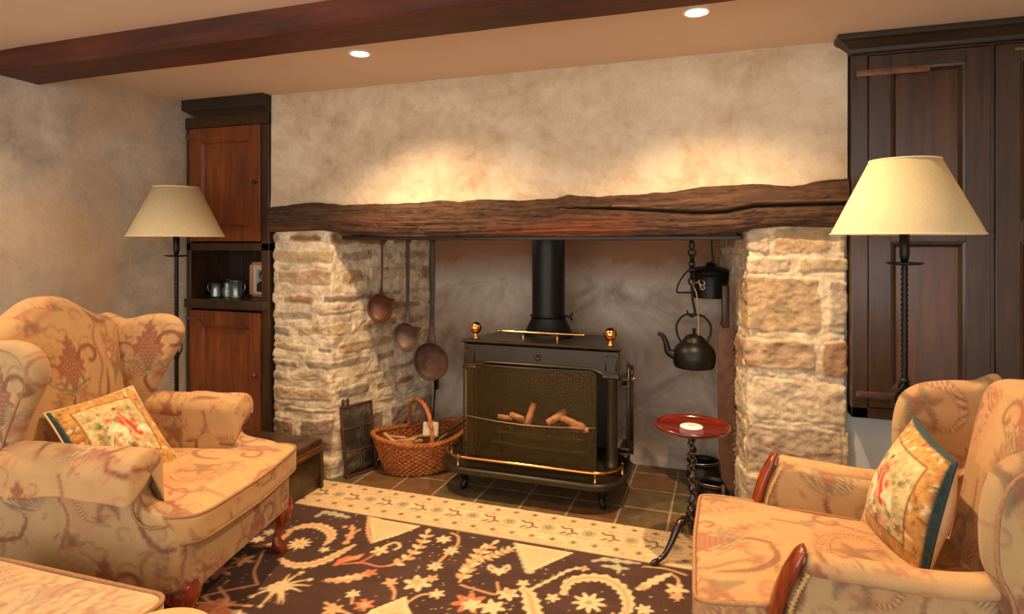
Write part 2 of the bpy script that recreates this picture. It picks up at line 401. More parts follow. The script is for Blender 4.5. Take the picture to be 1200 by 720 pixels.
# ---------------------------------------------------------------- pattern painter
class Paint:
    def __init__(s, X, Y, base, wrap=None, aa=.003):
        s.X, s.Y, s.aa, s.wrap = X, Y, aa, wrap
        s.C = np.broadcast_to(np.asarray(base, float), X.shape + (3,)).copy()
    def rel(s, c):
        dx, dy = s.X - c[0], s.Y - c[1]
        if s.wrap:
            w, h = s.wrap; dx = (dx + w / 2) % w - w / 2; dy = (dy + h / 2) % h - h / 2
        return dx, dy
    def put(s, d, col, alpha=1., sel=None):
        a = np.clip(.5 - d / s.aa, 0, 1) * alpha
        if sel is not None: s.C[sel] = s.C[sel] * (1 - a[..., None]) + np.asarray(col) * a[..., None]
        else: s.C = s.C * (1 - a[..., None]) + np.asarray(col) * a[..., None]
    def window(s, c, R):
        dx, dy = s.rel(c); sel = (np.abs(dx) < R) & (np.abs(dy) < R); return dx[sel], dy[sel], sel
    def stroke(s, pts, w, col, taper=1, serr=0, sf=60, alpha=1., hatch=None, hcol=None):
        p = np.array(pts, float)
        if len(p) > 2: p = catmull(p, max(12, len(p) * 6))
        c = p.mean(0); R = np.abs(p - c).max() + w * 2.2
        dx, dy, sel = s.window(c, R)
        if not len(dx): return
        q = p - c; L = np.r_[0, np.cumsum(np.linalg.norm(np.diff(q, axis=0), axis=1))]
        best = np.full(dx.shape, 9.); arc = np.zeros(dx.shape); dd = np.full(dx.shape, 9.)
        for i in range(len(q) - 1):
            a, b = q[i], q[i + 1]; ab = b - a; l2 = ab @ ab + 1e-12
            t = np.clip(((dx - a[0]) * ab[0] + (dy - a[1]) * ab[1]) / l2, 0, 1)
            d = np.hypot(dx - a[0] - t * ab[0], dy - a[1] - t * ab[1]); m = d < dd
            dd = np.where(m, d, dd); arc = np.where(m, L[i] + t * math.sqrt(l2), arc)
        f = arc / L[-1]
        ww = w * {0: 1, 1: np.sin(PI * np.clip(f * .85 + .1, 0, 1)) ** .7, 2: 1 - .8 * f, 3: .25 + .75 * f}[taper]
        if serr: ww = ww * (1 + serr * (np.abs((arc * sf) % 1 - .5) * 2 - .5))
        s.put(dd - ww, col, alpha, sel)
        if hatch:
            h = (arc * hatch) % 1 < .5
            s.put(np.where(h, dd - ww * .8, 1), hcol, alpha * .8, sel)
    def blob(s, c, r, col, n=0, amp=0, asp=1, rot=0, alpha=1., ph=0):
        dx, dy, sel = s.window(c, r * (1 + amp) * max(asp, 1) * 1.3)
        if not len(dx): return
        ca, sa = math.cos(rot), math.sin(rot); x = (dx * ca + dy * sa) / asp; y = -dx * sa + dy * ca
        th = np.arctan2(y, x); rr = r * (1 + amp * np.cos(n * th + ph)) if n else r
        s.put(np.hypot(x, y) - rr, col, alpha, sel)
    def leaf(s, c, ang, L, w, col, alpha=1.):
        a = np.array([math.cos(ang), math.sin(ang)]) * L
        s.stroke([np.array(c), np.array(c) + a * .5, np.array(c) + a], w, col, 1, alpha=alpha)
    def poly(s, pts, col, alpha=1.):
        p = np.array(pts, float); c = p.mean(0); dx, dy, sel = s.window(c, np.abs(p - c).max() + .01)
        q = p - c; inside = np.zeros(dx.shape, bool)
        for i in range(len(q)):
            a, b = q[i], q[(i + 1) % len(q)]
            cond = ((a[1] > dy) != (b[1] > dy)) & (dx < (b[0] - a[0]) * (dy - a[1]) / (b[1] - a[1] + 1e-12) + a[0]); inside ^= cond
        s.put(np.where(inside, -1, 1), col, alpha, sel)

# damask tile 0.54 x 0.66 m
TW, TH, RES = .54, .66, .002
def damask():
    nx, ny = int(TW / RES), int(TH / RES)
    X, Y = np.meshgrid(np.arange(nx) * RES, np.arange(ny) * RES, indexing='ij')
    base, br, br2, gr, rd, lt = (np.array(hexc(h)) for h in ('b39163', '83583f', '925f45', '7a6a50', 'ae6444', 'c9a574'))
    P = Paint(X, Y, base, (TW, TH), .004)
    def spiral(c, a0, turns, r0, r1, w, col, d=1, **k):
        t = np.linspace(0, 1, 16); a = a0 + d * turns * 2 * PI * t; r = r0 * (1 - t) + r1 * t
        P.stroke(np.c_[c[0] + r * np.cos(a), c[1] + r * np.sin(a)], w, col, **k)
    for (cx, cy, fl) in ((.14, .16, 1), (.41, .49, -1)):
        # pomegranate head with scales, fan of hatched leaves and a stem
        P.stroke([(cx + fl * .01, cy - .14), (cx - fl * .01, cy - .09), (cx, cy - .05)], .007, br, 0)
        P.blob((cx, cy + .035), .078, base * .75 + rd * .25, 13, .10, 1.4, PI / 2); P.blob((cx, cy + .035), .066, base * 1.08, 13, .10, 1.4, PI / 2)
        P.blob((cx, cy + .03), .054, br2, 14, .12, 1.45, PI / 2)
        P.blob((cx, cy + .115), .018, br2, 5, .25, 1.6, PI / 2)
        for i in range(-3, 4):
            for j in range(-4, 5):
                px, py = cx + i * .0135 + (j % 2) * .0067, cy + .03 + j * .0145
                if ((px - cx) / .04) ** 2 + ((py - cy - .03) / .062) ** 2 < 1: P.blob((px, py), .0032, lt, alpha=.55)
        for a in (-1.15, -.55, .55, 1.15): P.stroke([(cx, cy - .06), (cx + math.sin(a) * .045, cy - .045 + math.cos(a) * .012), (cx + math.sin(a) * .085, cy - .03 + math.cos(a) * .05)], .013, gr, 1, hatch=110, hcol=lt)
        P.blob((cx, cy - .045), .012, gr)
        # scrolling vines around the head
        spiral((cx + fl * .085, cy + .06), PI * (1 if fl > 0 else 0), .75, .055, .014, .008, br, -fl, taper=0)
        spiral((cx - fl * .10, cy + .02), PI * (0 if fl > 0 else 1), .9, .05, .01, .006, br2, fl, taper=0)
        P.stroke([(cx + fl * .01, cy - .14), (cx + fl * .09, cy - .15), (cx + fl * .15, cy - .09), (cx + fl * .16, cy)], .010, br, 1, .5, 70)
    for (cx, cy, fl) in ((.40, .14, 1), (.13, .47, -1)):
        hal = base * .72 + rd * .28
        for q_, w_ in (((-.07, .07), .04), ((-.02, .085), .042), ((.05, .065), .045), ((.08, .0), .045), ((.055, -.055), .045), ((0, 0), .06)): P.blob((cx + fl * q_[0], cy + q_[1]), w_, hal, 7, .12, alpha=.8)
        # hatched paisley comma
        P.stroke([(cx - fl * .07, cy + .07), (cx - fl * .02, cy + .085), (cx + fl * .05, cy + .06), (cx + fl * .075, cy), (cx + fl * .05, cy - .05), (cx + fl * .012, cy - .05), (cx + fl * .012, cy - .02)], .022, br2, 2, hatch=95, hcol=lt)
        P.stroke([(cx - fl * .07, cy + .05), (cx - fl * .05, cy), (cx - fl * .06, cy - .05)], .012, gr, 1, .6, 80, alpha=.8)
        P.blob((cx - fl * .02, cy + .015), .026, rd, 6, .25, alpha=.75); P.blob((cx - fl * .02, cy + .015), .012, lt, 5, .2, alpha=.7)
        for a in range(5): P.leaf((cx - fl * .02, cy + .015), a * 1.26 + .3, .05, .011, gr if a % 2 else br, .7)
    for i in range(9):
        x, y = random.random() * TW, random.random() * TH; a = random.random() * 6.28
        P.blob((x, y), .016, br2 if i % 2 else rd, 5, .3, alpha=.45)
        for k in range(3): P.leaf((x, y), a + k * .8, .045, .008, [br2, gr, br][i % 3], .5)
    for i in range(34):
        x, y = random.random() * TW, random.random() * TH; a = random.random() * 6.28
        spiral((x, y), a, .8, .034, .008, .0035, [br2, br, rd][i % 3], 1 if i % 2 else -1, taper=0, alpha=.55)
    P.stroke([(.27, .0), (.25, .09), (.28, .18), (.26, .28), (.29, .33)], .006, br2, 0, .8, 60, alpha=.8)
    P.stroke([(.0, .33), (.02, .42), (-.02, .52), (.01, .60), (0, .66)], .006, br2, 0, .8, 60, alpha=.8)
    for i in range(14):
        x, y = random.random() * TW, random.random() * TH
        P.leaf((x, y), random.random() * 6.28, .03, .006, br2, .6)
    n = vnoise(X, Y, 18, 3, 3)[..., None]
    return P.C * (.90 + .20 * n)
DAM = damask()
def sample(img, u, v, w, h):
    nx, ny = img.shape[:2]
    x = (u / w % 1) * nx; y = (v / h % 1) * ny; xi = np.floor(x).astype(int); yi = np.floor(y).astype(int); fx = (x - xi)[:, None]; fy = (y - yi)[:, None]
    xi %= nx; yi %= ny; x2 = (xi + 1) % nx; y2 = (yi + 1) % ny
    return (img[xi, yi] * (1 - fx) + img[x2, yi] * fx) * (1 - fy) + (img[xi, y2] * (1 - fx) + img[x2, y2] * fx) * fy
def fab(mode='auto', off=(0, 0), tint=(1, 1, 1), scale=.92, fade=0.):
    def f(V, Nn):
        ax = np.abs(Nn)
        def s(u, v): return sample(DAM, (u + off[0]) * scale, (v + off[1]) * scale, TW, TH)
        cx, cy, cz = s(V[:, 1], V[:, 2]), s(V[:, 0], V[:, 2]), s(V[:, 1], V[:, 0])
        if mode == 'x': c = cx
        elif mode == 'y': c = cy
        elif mode == 'z': c = cz
        else:
            w = ax ** 6 + 1e-6; w /= w.sum(1)[:, None]; c = cx * w[:, :1] + cy * w[:, 1:2] + cz * w[:, 2:]
        if fade: c = c * (1 - fade) + np.array(hexc('c79a64')) * fade
        return c * np.array(tint)
    return f

# ================================================================ ROOM
XL, XR, YF, YB, ZC = -3.15, 1.80, 2.94, 3.75, 2.20
YN = -1.3
def struct(o): o['kind'] = 'structure'; return o
struct(mk('floor', *box(XL - .1, XR + .1, YN, 2.90, -.1, 0, 0), M['floor'], smooth=False))
tag(struct(mk('floor_hearth', *box(-2.6, .6, 2.90, 3.95, -.1, 0.001, 0), M['tiles'], smooth=False)), 'square brown quarry tiles of the fireplace hearth', 'hearth')
struct(mk('ceiling', *box(XL - .1, XR + .1, YN, YF + .25, ZC, ZC + .1, 0), M['ceiling'], smooth=False))
struct(mk('wall_left', *box(XL - .1, XL, YN, YF + .4, 0, ZC, 0), M['plaster_left'], smooth=False))
struct(mk('wall_right', *box(XR, XR + .1, YN, YF + .2, 0, ZC, 0), M['plaster_left'], smooth=False))
# chimney breast above the lintel: a gently uneven plastered face
g = np.zeros((160, 50, 3)); xs = np.linspace(-2.505, .492, 160); zs = np.linspace(1.44, ZC, 50)
g[..., 0] = xs[:, None]; g[..., 2] = zs[None]; XX, ZZ = g[..., 0], g[..., 2]
g[..., 1] = YF + .02 * (vnoise(XX, ZZ, 2.2, 5, 3) - .5) - .012 * np.clip((1.62 - ZZ) / .15, 0, 1)
gg = G(); gg.add(*grid(g)); gg.add(*box(-2.505, .492, YF + .03, YF + .25, 1.44, ZC, 0))
struct(gg.mk('wall_chimney', M['plaster_up']))
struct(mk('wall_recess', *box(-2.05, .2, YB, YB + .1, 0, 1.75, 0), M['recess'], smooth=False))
struct(mk('ceiling_recess', *box(-2.2, .3, YF + .25, YB + .1, 1.75, 1.8, 0), M['soot'], smooth=False))
struct(mk('wall_back', *box(.48, XR + .1, YF + .06, YF + .2, 0, ZC, 0), M['plaster_low'], smooth=False))
struct(mk('wall_alcove', *box(XL, -2.5, YF + .34, YF + .4, 0, ZC, 0), M['plaster_left'], smooth=False))

# ceiling beam
def beam():
    n = 120; xs = np.linspace(XL, XR, n); P = []
    for i, x in enumerate(xs):
        w = .006 * (vnoise(x, 0, 2, 9) - .5) * 2
        P.append([(x, 1.845 + w, 2.23), (x, 1.845 + w, 2.125 + w), (x, 1.86 + w, 2.11 + w * .5), (x, 2.065 + w, 2.108 - w * .5), (x, 2.08 + w, 2.12), (x, 2.08 + w, 2.23)])
    V, F = grid(np.array(P), wrap_v=True, cap=True)
    return mk('ceiling_beam', V, F, M['wood_beam'], smooth=False)
tag(struct(beam()), 'dark brown oak beam crossing the ceiling in front of the two lit downlights', 'beam')

# ---------------------------------------------------------------- rubble stone piers
def pier(name, path, sfront, courses, seed, cols, mortar, depth, label, ztop=1.42, wrange=(.16, .34), gaps=(.008, .022), cover=(.55, 1.), edge=.016, own={}):
    """path: plan polyline; stones are laid out along its length"""
    r = np.random.default_rng(seed)
    p = np.array(path, float); L = np.r_[0, np.cumsum(np.linalg.norm(np.diff(p, axis=0), axis=1))]
    # round the corners a little
    n = int(L[-1] / .006); m = int(ztop / .006)
    q = resample(p, n); k = 5
    qq = q.copy()
    for _ in range(3):
        qq[1:-1] = (qq[:-2] + qq[1:-1] * 2 + qq[2:]) / 4
    T = np.gradient(qq, axis=0); T /= np.linalg.norm(T, axis=1)[:, None]
    nm = np.stack([T[:, 1], -T[:, 0]], 1)
    for _ in range(6): nm[1:-1] = (nm[:-2] + nm[1:-1] + nm[2:]) / 3
    nm /= np.linalg.norm(nm, axis=1)[:, None]
    s = np.linspace(0, L[-1], n); z = np.linspace(0, ztop, m); S, Z = np.meshgrid(s, z, indexing='ij')
    Sj = S + .012 * (vnoise(S, Z, 9, seed + 1, 3) - .5) * 2; Zj = Z + .02 * (vnoise(S * .7, Z, 6, seed + 2, 3) - .5) * 2
    H = np.zeros_like(S); Gv = np.zeros_like(S); C = np.broadcast_to(np.array(hexc(mortar)), S.shape + (3,)).copy()
    z0 = 0.
    corners = [c for c in sfront]
    for ci, h in enumerate(courses):
        z1 = z0 + h
        cuts = [0.]
        while cuts[-1] < L[-1]: cuts.append(cuts[-1] + r.uniform(*wrange))
        for a, b in zip(cuts[:-1], cuts[1:]):
            gap = r.uniform(*gaps); hh = h * r.uniform(.80, 1); zz = z0 + r.uniform(0, h - hh)
            ca, cb = (a + b) / 2, zz + hh / 2; ha, hb = (b - a) / 2 - gap, hh / 2 - gap * .7
            rad = min(.022, hb * .7)
            dx = np.maximum(np.abs(Sj - ca) - ha + rad, 0); dz = np.maximum(np.abs(Zj - cb) - hb + rad, 0)
            d = np.hypot(dx, dz) - rad
            d = d + .012 * (vnoise(S, Z, 16, seed + 9, 3) - .5) * 2; inside = np.clip(-d / edge, 0, 1); e = r.uniform(.3, 1.0)
            H = np.maximum(H, e * (inside ** .6)); Gv = np.maximum(Gv, np.exp(-((d + .001) / .0045) ** 2))
            col = np.array(hexc(own.get(ci) or cols[r.integers(len(cols))])) * r.uniform(.85, 1.12)
            al = np.clip(-d / .014, 0, 1)[..., None] * r.uniform(*cover)
            C = C * (1 - al) + col * al
        z0 = z1
    nz = vnoise(S, Z, 22, seed + 4, 4); n2 = vnoise(S, Z * 2, 9, seed + 5, 4)
    C *= (.70 + .60 * nz)[..., None] * (.8 + .4 * vnoise(S, Z, 70, seed + 8, 2))[..., None]
    streak = np.clip((n2 - .58) * 6, 0, 1)[..., None] * .45
    C = C * (1 - streak) + np.array(hexc('8a6a48')) * streak
    n3 = vnoise(S, Z * 1.6, 50, seed + 7, 3); rough = np.where(H > .25, 1.0, .45)
    disp = depth * H - .009 * Gv * vnoise(S, Z, 8, seed + 12, 2) + .016 * (nz - .5) + .020 * (n2 - .5) + .007 * (n3 - .5) * rough
    P = np.zeros(S.shape + (3,)); P[..., 0] = qq[:, 0][:, None] + nm[:, 0][:, None] * disp; P[..., 1] = qq[:, 1][:, None] + nm[:, 1][:, None] * disp; P[..., 2] = Z
    V, F = grid(P)
    o = mk(name, V, F, M['stone'], col=C.reshape(-1, 3), fix=False)
    return tag(struct(o), label, 'stone pier')
cour = [.13, .21, .075, .10, .075, .10, .09, .11, .085, .10, .13, .10, .11, .1]
pl = pier('wall_stone_left', [(-2.5, 3.15), (-2.5, 2.95), (-2.10, 2.95), (-1.86, 3.80)], [], cour, 21,
     ['a88a60', '7c6f5c', 'c2aa84', '94704a', '857b6a', 'b8a07a', '686052', '9c7850'], 'd8c6a6', .010, 'whitewashed rubble stone pier left of the stove', wrange=(.16, .5), gaps=(.012, .034), cover=(.65, 1.), own={1: '8d7262', 12: '8a6442'})
cour2 = [.13, .18, .23, .21, .18, .27, .09, .13, .1]
pr = pier('wall_stone_right', [(-.03, 3.80), (.10, 2.96), (.49, 2.96), (.49, 3.15)], [], cour2, 33,
     ['a89478', 'b8a488', '94815f', 'a58a66', 'bba78b', '8d7350'], 'cdb998', .010, 'pale block stone pier right of the stove', wrange=(.24, .5), gaps=(.005, .012), cover=(.6, 1.), edge=.008, own={4: '8a6544', 2: 'a59078', 1: 'b3a084', 3: 'c0ac8c'})

# ---------------------------------------------------------------- oak lintel
def lintel():
    top = [(312, 243), (340, 240), (370, 237), (400, 240), (440, 239), (480, 238), (515, 234), (535, 236), (560, 234), (610, 234), (650, 233), (665, 228), (700, 231), (740, 228), (780, 225), (820, 219), (860, 217), (900, 215), (930, 218), (955, 212), (998, 208)]
    bot = [(312, 272), (345, 271), (375, 270), (400, 274), (450, 277), (520, 278), (600, 277), (700, 277), (780, 276), (860, 273), (885, 268), (920, 265), (960, 266), (998, 266)]
    tp = np.array([wall_at(x, y, 2.895) for x, y in top]); bt = np.array([wall_at(x, y, 2.895) for x, y in bot])
    xs = np.linspace(-2.503, .495, 420); zt = np.interp(xs, tp[:, 0], tp[:, 1]); zb = np.interp(xs, bt[:, 0], bt[:, 1])
    zt += .016 * (vnoise(xs, xs * 0, 14, 3, 4) - .5)
    m = 44; P = np.zeros((len(xs), m + 14, 3)); C = np.zeros((len(xs), m + 14, 3))
    ts = np.linspace(0, 1, m)
    for j, t in enumerate(ts):
        z = zb + (zt - zb) * t
        g1 = vnoise(xs * 1.1, z * 0 + t * 7.5 + .7 * vnoise(xs, xs * 0, 1.3, 8, 2), 3, 4, 5)
        ridge = 1 - np.abs(g1 - .5) * 4; g2 = vnoise(xs, z, 30, 6, 3)
        rnd = .022 * (abs(2 * t - 1) ** 3)
        P[:, j, 0] = xs; P[:, j, 1] = 2.893 + rnd + .012 * (g1 - .5) + .008 * (g2 - .5) + .04 * np.clip(ridge - .90, 0, 1); P[:, j, 2] = z
        base = np.array(hexc('4c3626')) * (.6 + .7 * g1)[:, None] * (.7 + .6 * g2)[:, None]
        crack = np.clip(ridge - .86, 0, .14)[:, None] * 6
        base = base * (1 - .75 * crack)
        redd = np.clip((vnoise(xs, z * 0 + t, 2.2, 12, 2) - .5) * 4, 0, 1)[:, None] * max(0, 1 - t * 1.6)
        C[:, j] = base * (1 - .6 * redd) + np.array(hexc('8f4a28')) * .6 * redd
    # long split opening near the right end
    for j, t in enumerate(ts):
        z = P[:, j, 2]; xc = xs
        ln = np.interp(xc, [-.75, -.45, -.12, .0, .12, .5], [1.508, 1.498, 1.475, 1.478, 1.502, 1.505])
        wd = np.interp(xc, [-.8, -.5, -.15, 0, .5], [0, .006, .012, .01, .008])
        k = np.exp(-((z - ln) / (wd + 1e-4)) ** 2) * (wd > .0005)
        P[:, j, 1] += .03 * k; C[:, j] *= (1 - .85 * k)[:, None]
        ln2 = ln + .014; k2 = np.exp(-((z - ln2) / .005) ** 2) * (xc > -.5); C[:, j] = C[:, j] * (1 - .5 * k2[:, None]) + np.array(hexc('a07a55')) * .5 * k2[:, None]
    for j in range(14):
        t = j / 13
        P[:, m + j, 0] = xs; C[:, m + j] = hexc('4a2f1e')
        if j < 5: P[:, m + j, 1] = 2.93 + .07 * j; P[:, m + j, 2] = zt - .003 * j
        elif j < 9: P[:, m + j, 1] = 3.21; P[:, m + j, 2] = zt + (zb - zt) * (j - 4) / 5
        else: P[:, m + j, 1] = 3.21 - (j - 8) * .052; P[:, m + j, 2] = zb
    V, F = grid(P, wrap_v=True, cap=True); c = np.vstack([C.reshape(-1, 3), [hexc('4a2f1e')] * 2])
    return mk('lintel_beam', V, F, M['lintel'], col=c)
tag(struct(lintel()), 'rough old oak lintel spanning the fireplace opening', 'beam')
tag(struct(mk('lintel_underboard', *box(-2.06, .07, 2.99, 3.20, 1.352, 1.374, .004), M['wood_darkx'])), 'thin dark board along the underside of the lintel', 'board')

# ================================================================ CUPBOARDS
def cornice(x0, x1, zb, zt, yf, m, parent, ends=(True, True)):
    prof = [(0, 0), (.008, .005), (.010, .02), (.022, .03), (.04, .045), (.055, .052), (.06, .06), (.06, 1)]
    H = zt - zb; P = []
    pr = [(a, min(b, H) if b < 1 else H) for a, b in prof]
    def ring(off_x0, off_x1, y, z): return
    rows = []
    for a, b in pr:
        rows.append([(x0 - (a if ends[0] else 0), yf + .10, zb + b), (x0 - (a if ends[0] else 0), yf - a, zb + b), (x1 + (a if ends[1] else 0), yf - a, zb + b), (x1 + (a if ends[1] else 0), yf + .10, zb + b)])
    V, F = grid(np.array(rows), wrap_v=True, cap=True)
    return mk('cornice', V, F, m, parent, smooth=False)
def panel_door(name, x0, x1, z0, z1, yf, m, mp, parent, rails, stile=.06, th=.032, label=None):
    """rails: list of z intervals that are panel openings"""
    g = G()
    g.add(*box(x0, x0 + stile, yf, yf + th, z0, z1, .002)); g.add(*box(x1 - stile, x1, yf, yf + th, z0, z1, .002))
    zs = [z0] + [v for r in rails for v in r] + [z1]
    for k in range(0, len(zs), 2): g.add(*box(x0 + stile, x1 - stile, yf, yf + th, zs[k], zs[k + 1], .002))
    for a, b in rails:   # moulding ramp round each opening
        xa, xb = x0 + stile, x1 - stile; w = .024
        o = np.array([(xa, a), (xb, a), (xb, b), (xa, b)]); i = np.array([(xa + w, a + w), (xb - w, a + w), (xb - w, b - w), (xa + w, b - w)])
        V = np.vstack([np.c_[o[:, 0], np.full(4, yf + .006), o[:, 1]], np.c_[(o[:, 0] * .6 + i[:, 0] * .4), np.full(4, yf + .008), (o[:, 1] * .6 + i[:, 1] * .4)], np.c_[i[:, 0], np.full(4, yf + .024), i[:, 1]]])
        g.add(V, [(r * 4 + k, r * 4 + (k + 1) % 4, r * 4 + 4 + (k + 1) % 4, r * 4 + 4 + k) for r in range(2) for k in range(4)])
    d = g.mk(name, m, parent, smooth=False)
    for a, b in rails: mk('panel', *box(x0 + stile - .003, x1 - stile + .003, yf + .022, yf + .030, a - .003, b + .003, 0), mp, d, smooth=False)
    return d
def knob(x, y, z, r, m, parent):
    V, F = lathe([(0.001, 0), (r * .5, .001), (r * .45, .008), (r, .016), (r * .9, .024), (.001, .028)], n=20)
    V = np.asarray(V); V = np.c_[V[:, 0] + x, y - V[:, 2], V[:, 1] + z]
    return mk('knob', V, F, m, parent)

# left alcove cupboard
XA, XB = -3.135, -2.512
cl = empty('alcove_cupboard', (0, 0, 0), 0, 'tall narrow oak cupboard with an open shelf beside the left stone pier', 'cupboard')
g = G()
g.add(*box(XA, XA + .035, 2.925, 3.26, 0, 2.1, .003)); g.add(*box(XB - .055, XB, 2.925, 3.26, 0, 2.1, .003))
g.add(*box(XA, XB, 2.925, 3.26, 0, .1, .003)); g.add(*box(XA, XB, 2.925, 2.96, 2.03, 2.1, .003)); g.add(*box(XA, XB, 2.925, 3.26, 1.29, 1.335, .003))
g.mk('carcass', M['wood_cab'], cl, smooth=False)
cb = G()
for k in range(5):
    a = XA + .035 + k * .107; cb.add(*box(a, a + .103, 3.235, 3.26, .95, 1.3, .002))
cb.add(*box(XA + .03, XB - .05, 3.25, 3.262, .1, 2.1, 0)); cb.mk('back_panel', M['wood_dark'], cl, smooth=False)
mk('shelf', *box(XA + .002, XB - .002, 2.905, 3.25, .938, .995, .004), M['wood_cab'], cl)
d = panel_door('door', XA + .036, XB - .056, 1.345, 2.03, 2.915, M['wood_red'], M['wood_red'], cl, [(1.42, 1.955)], .075)
knob(XB - .085, 2.915, 1.69, .013, M['wood_dark'], d)
mk('hinge', *box(XA + .01, XA + .17, 2.909, 2.916, 1.97, 1.995, .002), M['leather_edge'], d)
d = panel_door('door', XA + .036, XB - .056, .11, .925, 2.915, M['wood_red'], M['wood_red'], cl, [(.2, .84)], .075)
knob(XB - .085, 2.915, .56, .016, M['wood_red'], d)
mk('hinge', *box(XA + .01, XA + .15, 2.909, 2.916, .865, .887, .002), M['leather_edge'], d)
cornice(XA + .085, XB + .002, 2.08, ZC - .002, 2.925, M['wood_darkx'], cl, (True, False))
mk('frieze', *box(XA, XB, 2.915, 2.95, 2.035, 2.10, .002), M['wood_cab'], cl, smooth=False)

# right wall cupboard
cr = empty('wall_cupboard', (0, 0, 0), 0, 'large dark oak wall cupboard with panelled doors behind the right floor lamp', 'cupboard')
X0, X1 = .500, 1.78; YC = 2.90
g = G(); g.add(*box(X0, X0 + .062, YC, YF + .055, .61, 2.14, .003)); g.add(*box(X1 - .06, X1, YC, YF + .055, .61, 2.14, .003))
g.add(*box(X0, X1, YC, YF + .055, .61, .655, .003)); g.add(*box(X0, X1, YC, YF + .055, 2.12, 2.16, .003)); g.add(*box(.985, 1.0, YC, YF + .055, .61, 2.14, .002))
g.add(*box(X0, X1, YF + .02, YF + .055, .61, 2.14, 0)); g.mk('carcass', M['wood_cab'], cr, smooth=False)
d = panel_door('door', .563, .983, .66, 2.115, YC - .008, M['wood_cab'], M['wood_panel'], cr, [(.745, 1.345), (1.42, 2.06)], .08)
for z in (.71, 2.045):
    mk('strap_hinge', *box(.515, .66 if z < 1 else .78, YC - .014, YC - .007, z - .014, z + .014, .002), M['rust'] if z < 1 else M['leather_edge'], d)
knob(.953, YC - .008, 1.385, .014, M['wood_dark'], d)
d = panel_door('door', 1.0, 1.42, .66, 2.115, YC - .008, M['wood_cab'], M['wood_panel'], cr, [(.745, 1.345), (1.42, 2.06)], .08)
mk('strap_hinge', *box(1.06, 1.2, YC - .014, YC - .007, 2.085, 2.1, .002), M['leather_edge'], d)
panel_door('door', 1.425, 1.72, .66, 2.115, YC - .008, M['wood_cab'], M['wood_panel'], cr, [(.745, 1.345), (1.42, 2.06)], .08)
cornice(X0, X1, 2.125, ZC - .002, YC - .01, M['wood_darkx'], cr, (True, False))

# shelf items --------------------------------------------------
def mug(name, x, y, z, prof, handle, label, hside=-1):
    o = empty(name, (x, y, z), 0, label, 'mug', 'pewter on the cupboard shelf')
    mk('body', *lathe(prof, n=32, cap=False), M['pewter'], o)
    if handle: mk('handle', *tube(catmull(handle, 20), .0038, 8, up=(0, 1, 0)), M['pewter'], o)
    return o
zs = .9955
mug('pewter_mug', -3.005, 3.03, zs, [(.001, .0), (.036, 0), (.035, .01), (.033, .05), (.031, .092), (.029, .092), (.029, .006), (.001, .006)], [(-.031, 0, .082), (-.055, 0, .085), (-.068, 0, .062), (-.055, 0, .035), (-.033, 0, .022)], 'straight pewter mug with a big looped handle, first on the cupboard shelf from the wall')
mug('pewter_tankard', -2.935, 3.05, zs, [(.001, 0), (.03, 0), (.027, .008), (.034, .03), (.032, .05), (.024, .068), (.026, .086), (.022, .094), (.001, .1)], [(0, 0, .097), (-.012, 0, .108), (.008, 0, .112), (.022, 0, .1)], 'small bulbous lidded pewter pot between the two mugs on the cupboard shelf')
mug('pewter_mug', -2.865, 3.05, zs, [(.001, 0), (.044, 0), (.04, .008), (.037, .02), (.037, .104), (.04, .107), (.036, .107), (.035, .01), (.001, .01)], [(.036, 0, .09), (.058, 0, .085), (.064, 0, .055), (.04, 0, .03)], 'wider bluish pewter mug next to the framed photo on the cupboard shelf')
pf = empty('picture_frame', (-2.71, 3.10, zs), 0, 'small framed portrait photo of a dark-haired person on the cupboard shelf', 'picture frame')
g = G()
for a, b, c, d_ in ((-.095, .095, 0, .02), (-.095, .095, .20, .22), (-.095, -.073, 0, .22), (.073, .095, 0, .22)): g.add(*box(a, b, -.008, .008, c, d_, .002))
g.mk('frame', M['frame_wood'], pf)
mk('mount', *box(-.075, .075, .0, .006, .018, .202, 0), M['mat_board'], pf, smooth=False)
mk('photo', *box(-.045, .05, -.003, .001, .035, .175, 0), M['photo_bg'], pf, smooth=False)
mk('portrait_coat', *prism([(-.042, .036), (.049, .036), (.049, .085), (.03, .10), (.008, .106), (-.015, .10), (-.042, .085)], -.0045, -.003, xz(0)), M['photo_dark'], pf, smooth=False)
a = np.linspace(0, 2 * PI, 24, endpoint=False)
mk('portrait_hair', *prism(np.c_[.005 + .03 * np.cos(a), .138 + .032 * np.sin(a)], -.0046, -.003, xz(0)), M['photo_dark'], pf, smooth=False)
mk('portrait_face', *prism(np.c_[.006 + .019 * np.cos(a), .128 + .024 * np.sin(a)], -.0056, -.0046, xz(0)), M['photo_skin'], pf, smooth=False)
g = G()
for dx in (-.028, .028): g.add(*tube([( -2.72 + dx + .022 * math.cos(t), 2.975, zs + .016 + .014 * math.sin(t)) for t in np.linspace(0, 2 * PI, 18, endpoint=False)], .0022, 6, closed=True, up=(0, 1, 0)))
g.add(*tube([(-2.726, 2.975, zs + .018), (-2.714, 2.975, zs + .018)], .002, 6))
for dx in (-.05, .05): g.add(*tube([(-2.72 + dx, 2.975, zs + .018), (-2.72 + dx * .9, 3.05, zs + .003)], .002, 6))
tag(g.mk('spectacles', M['iron'], None), 'dark wire spectacles lying in front of the framed photo', 'glasses')

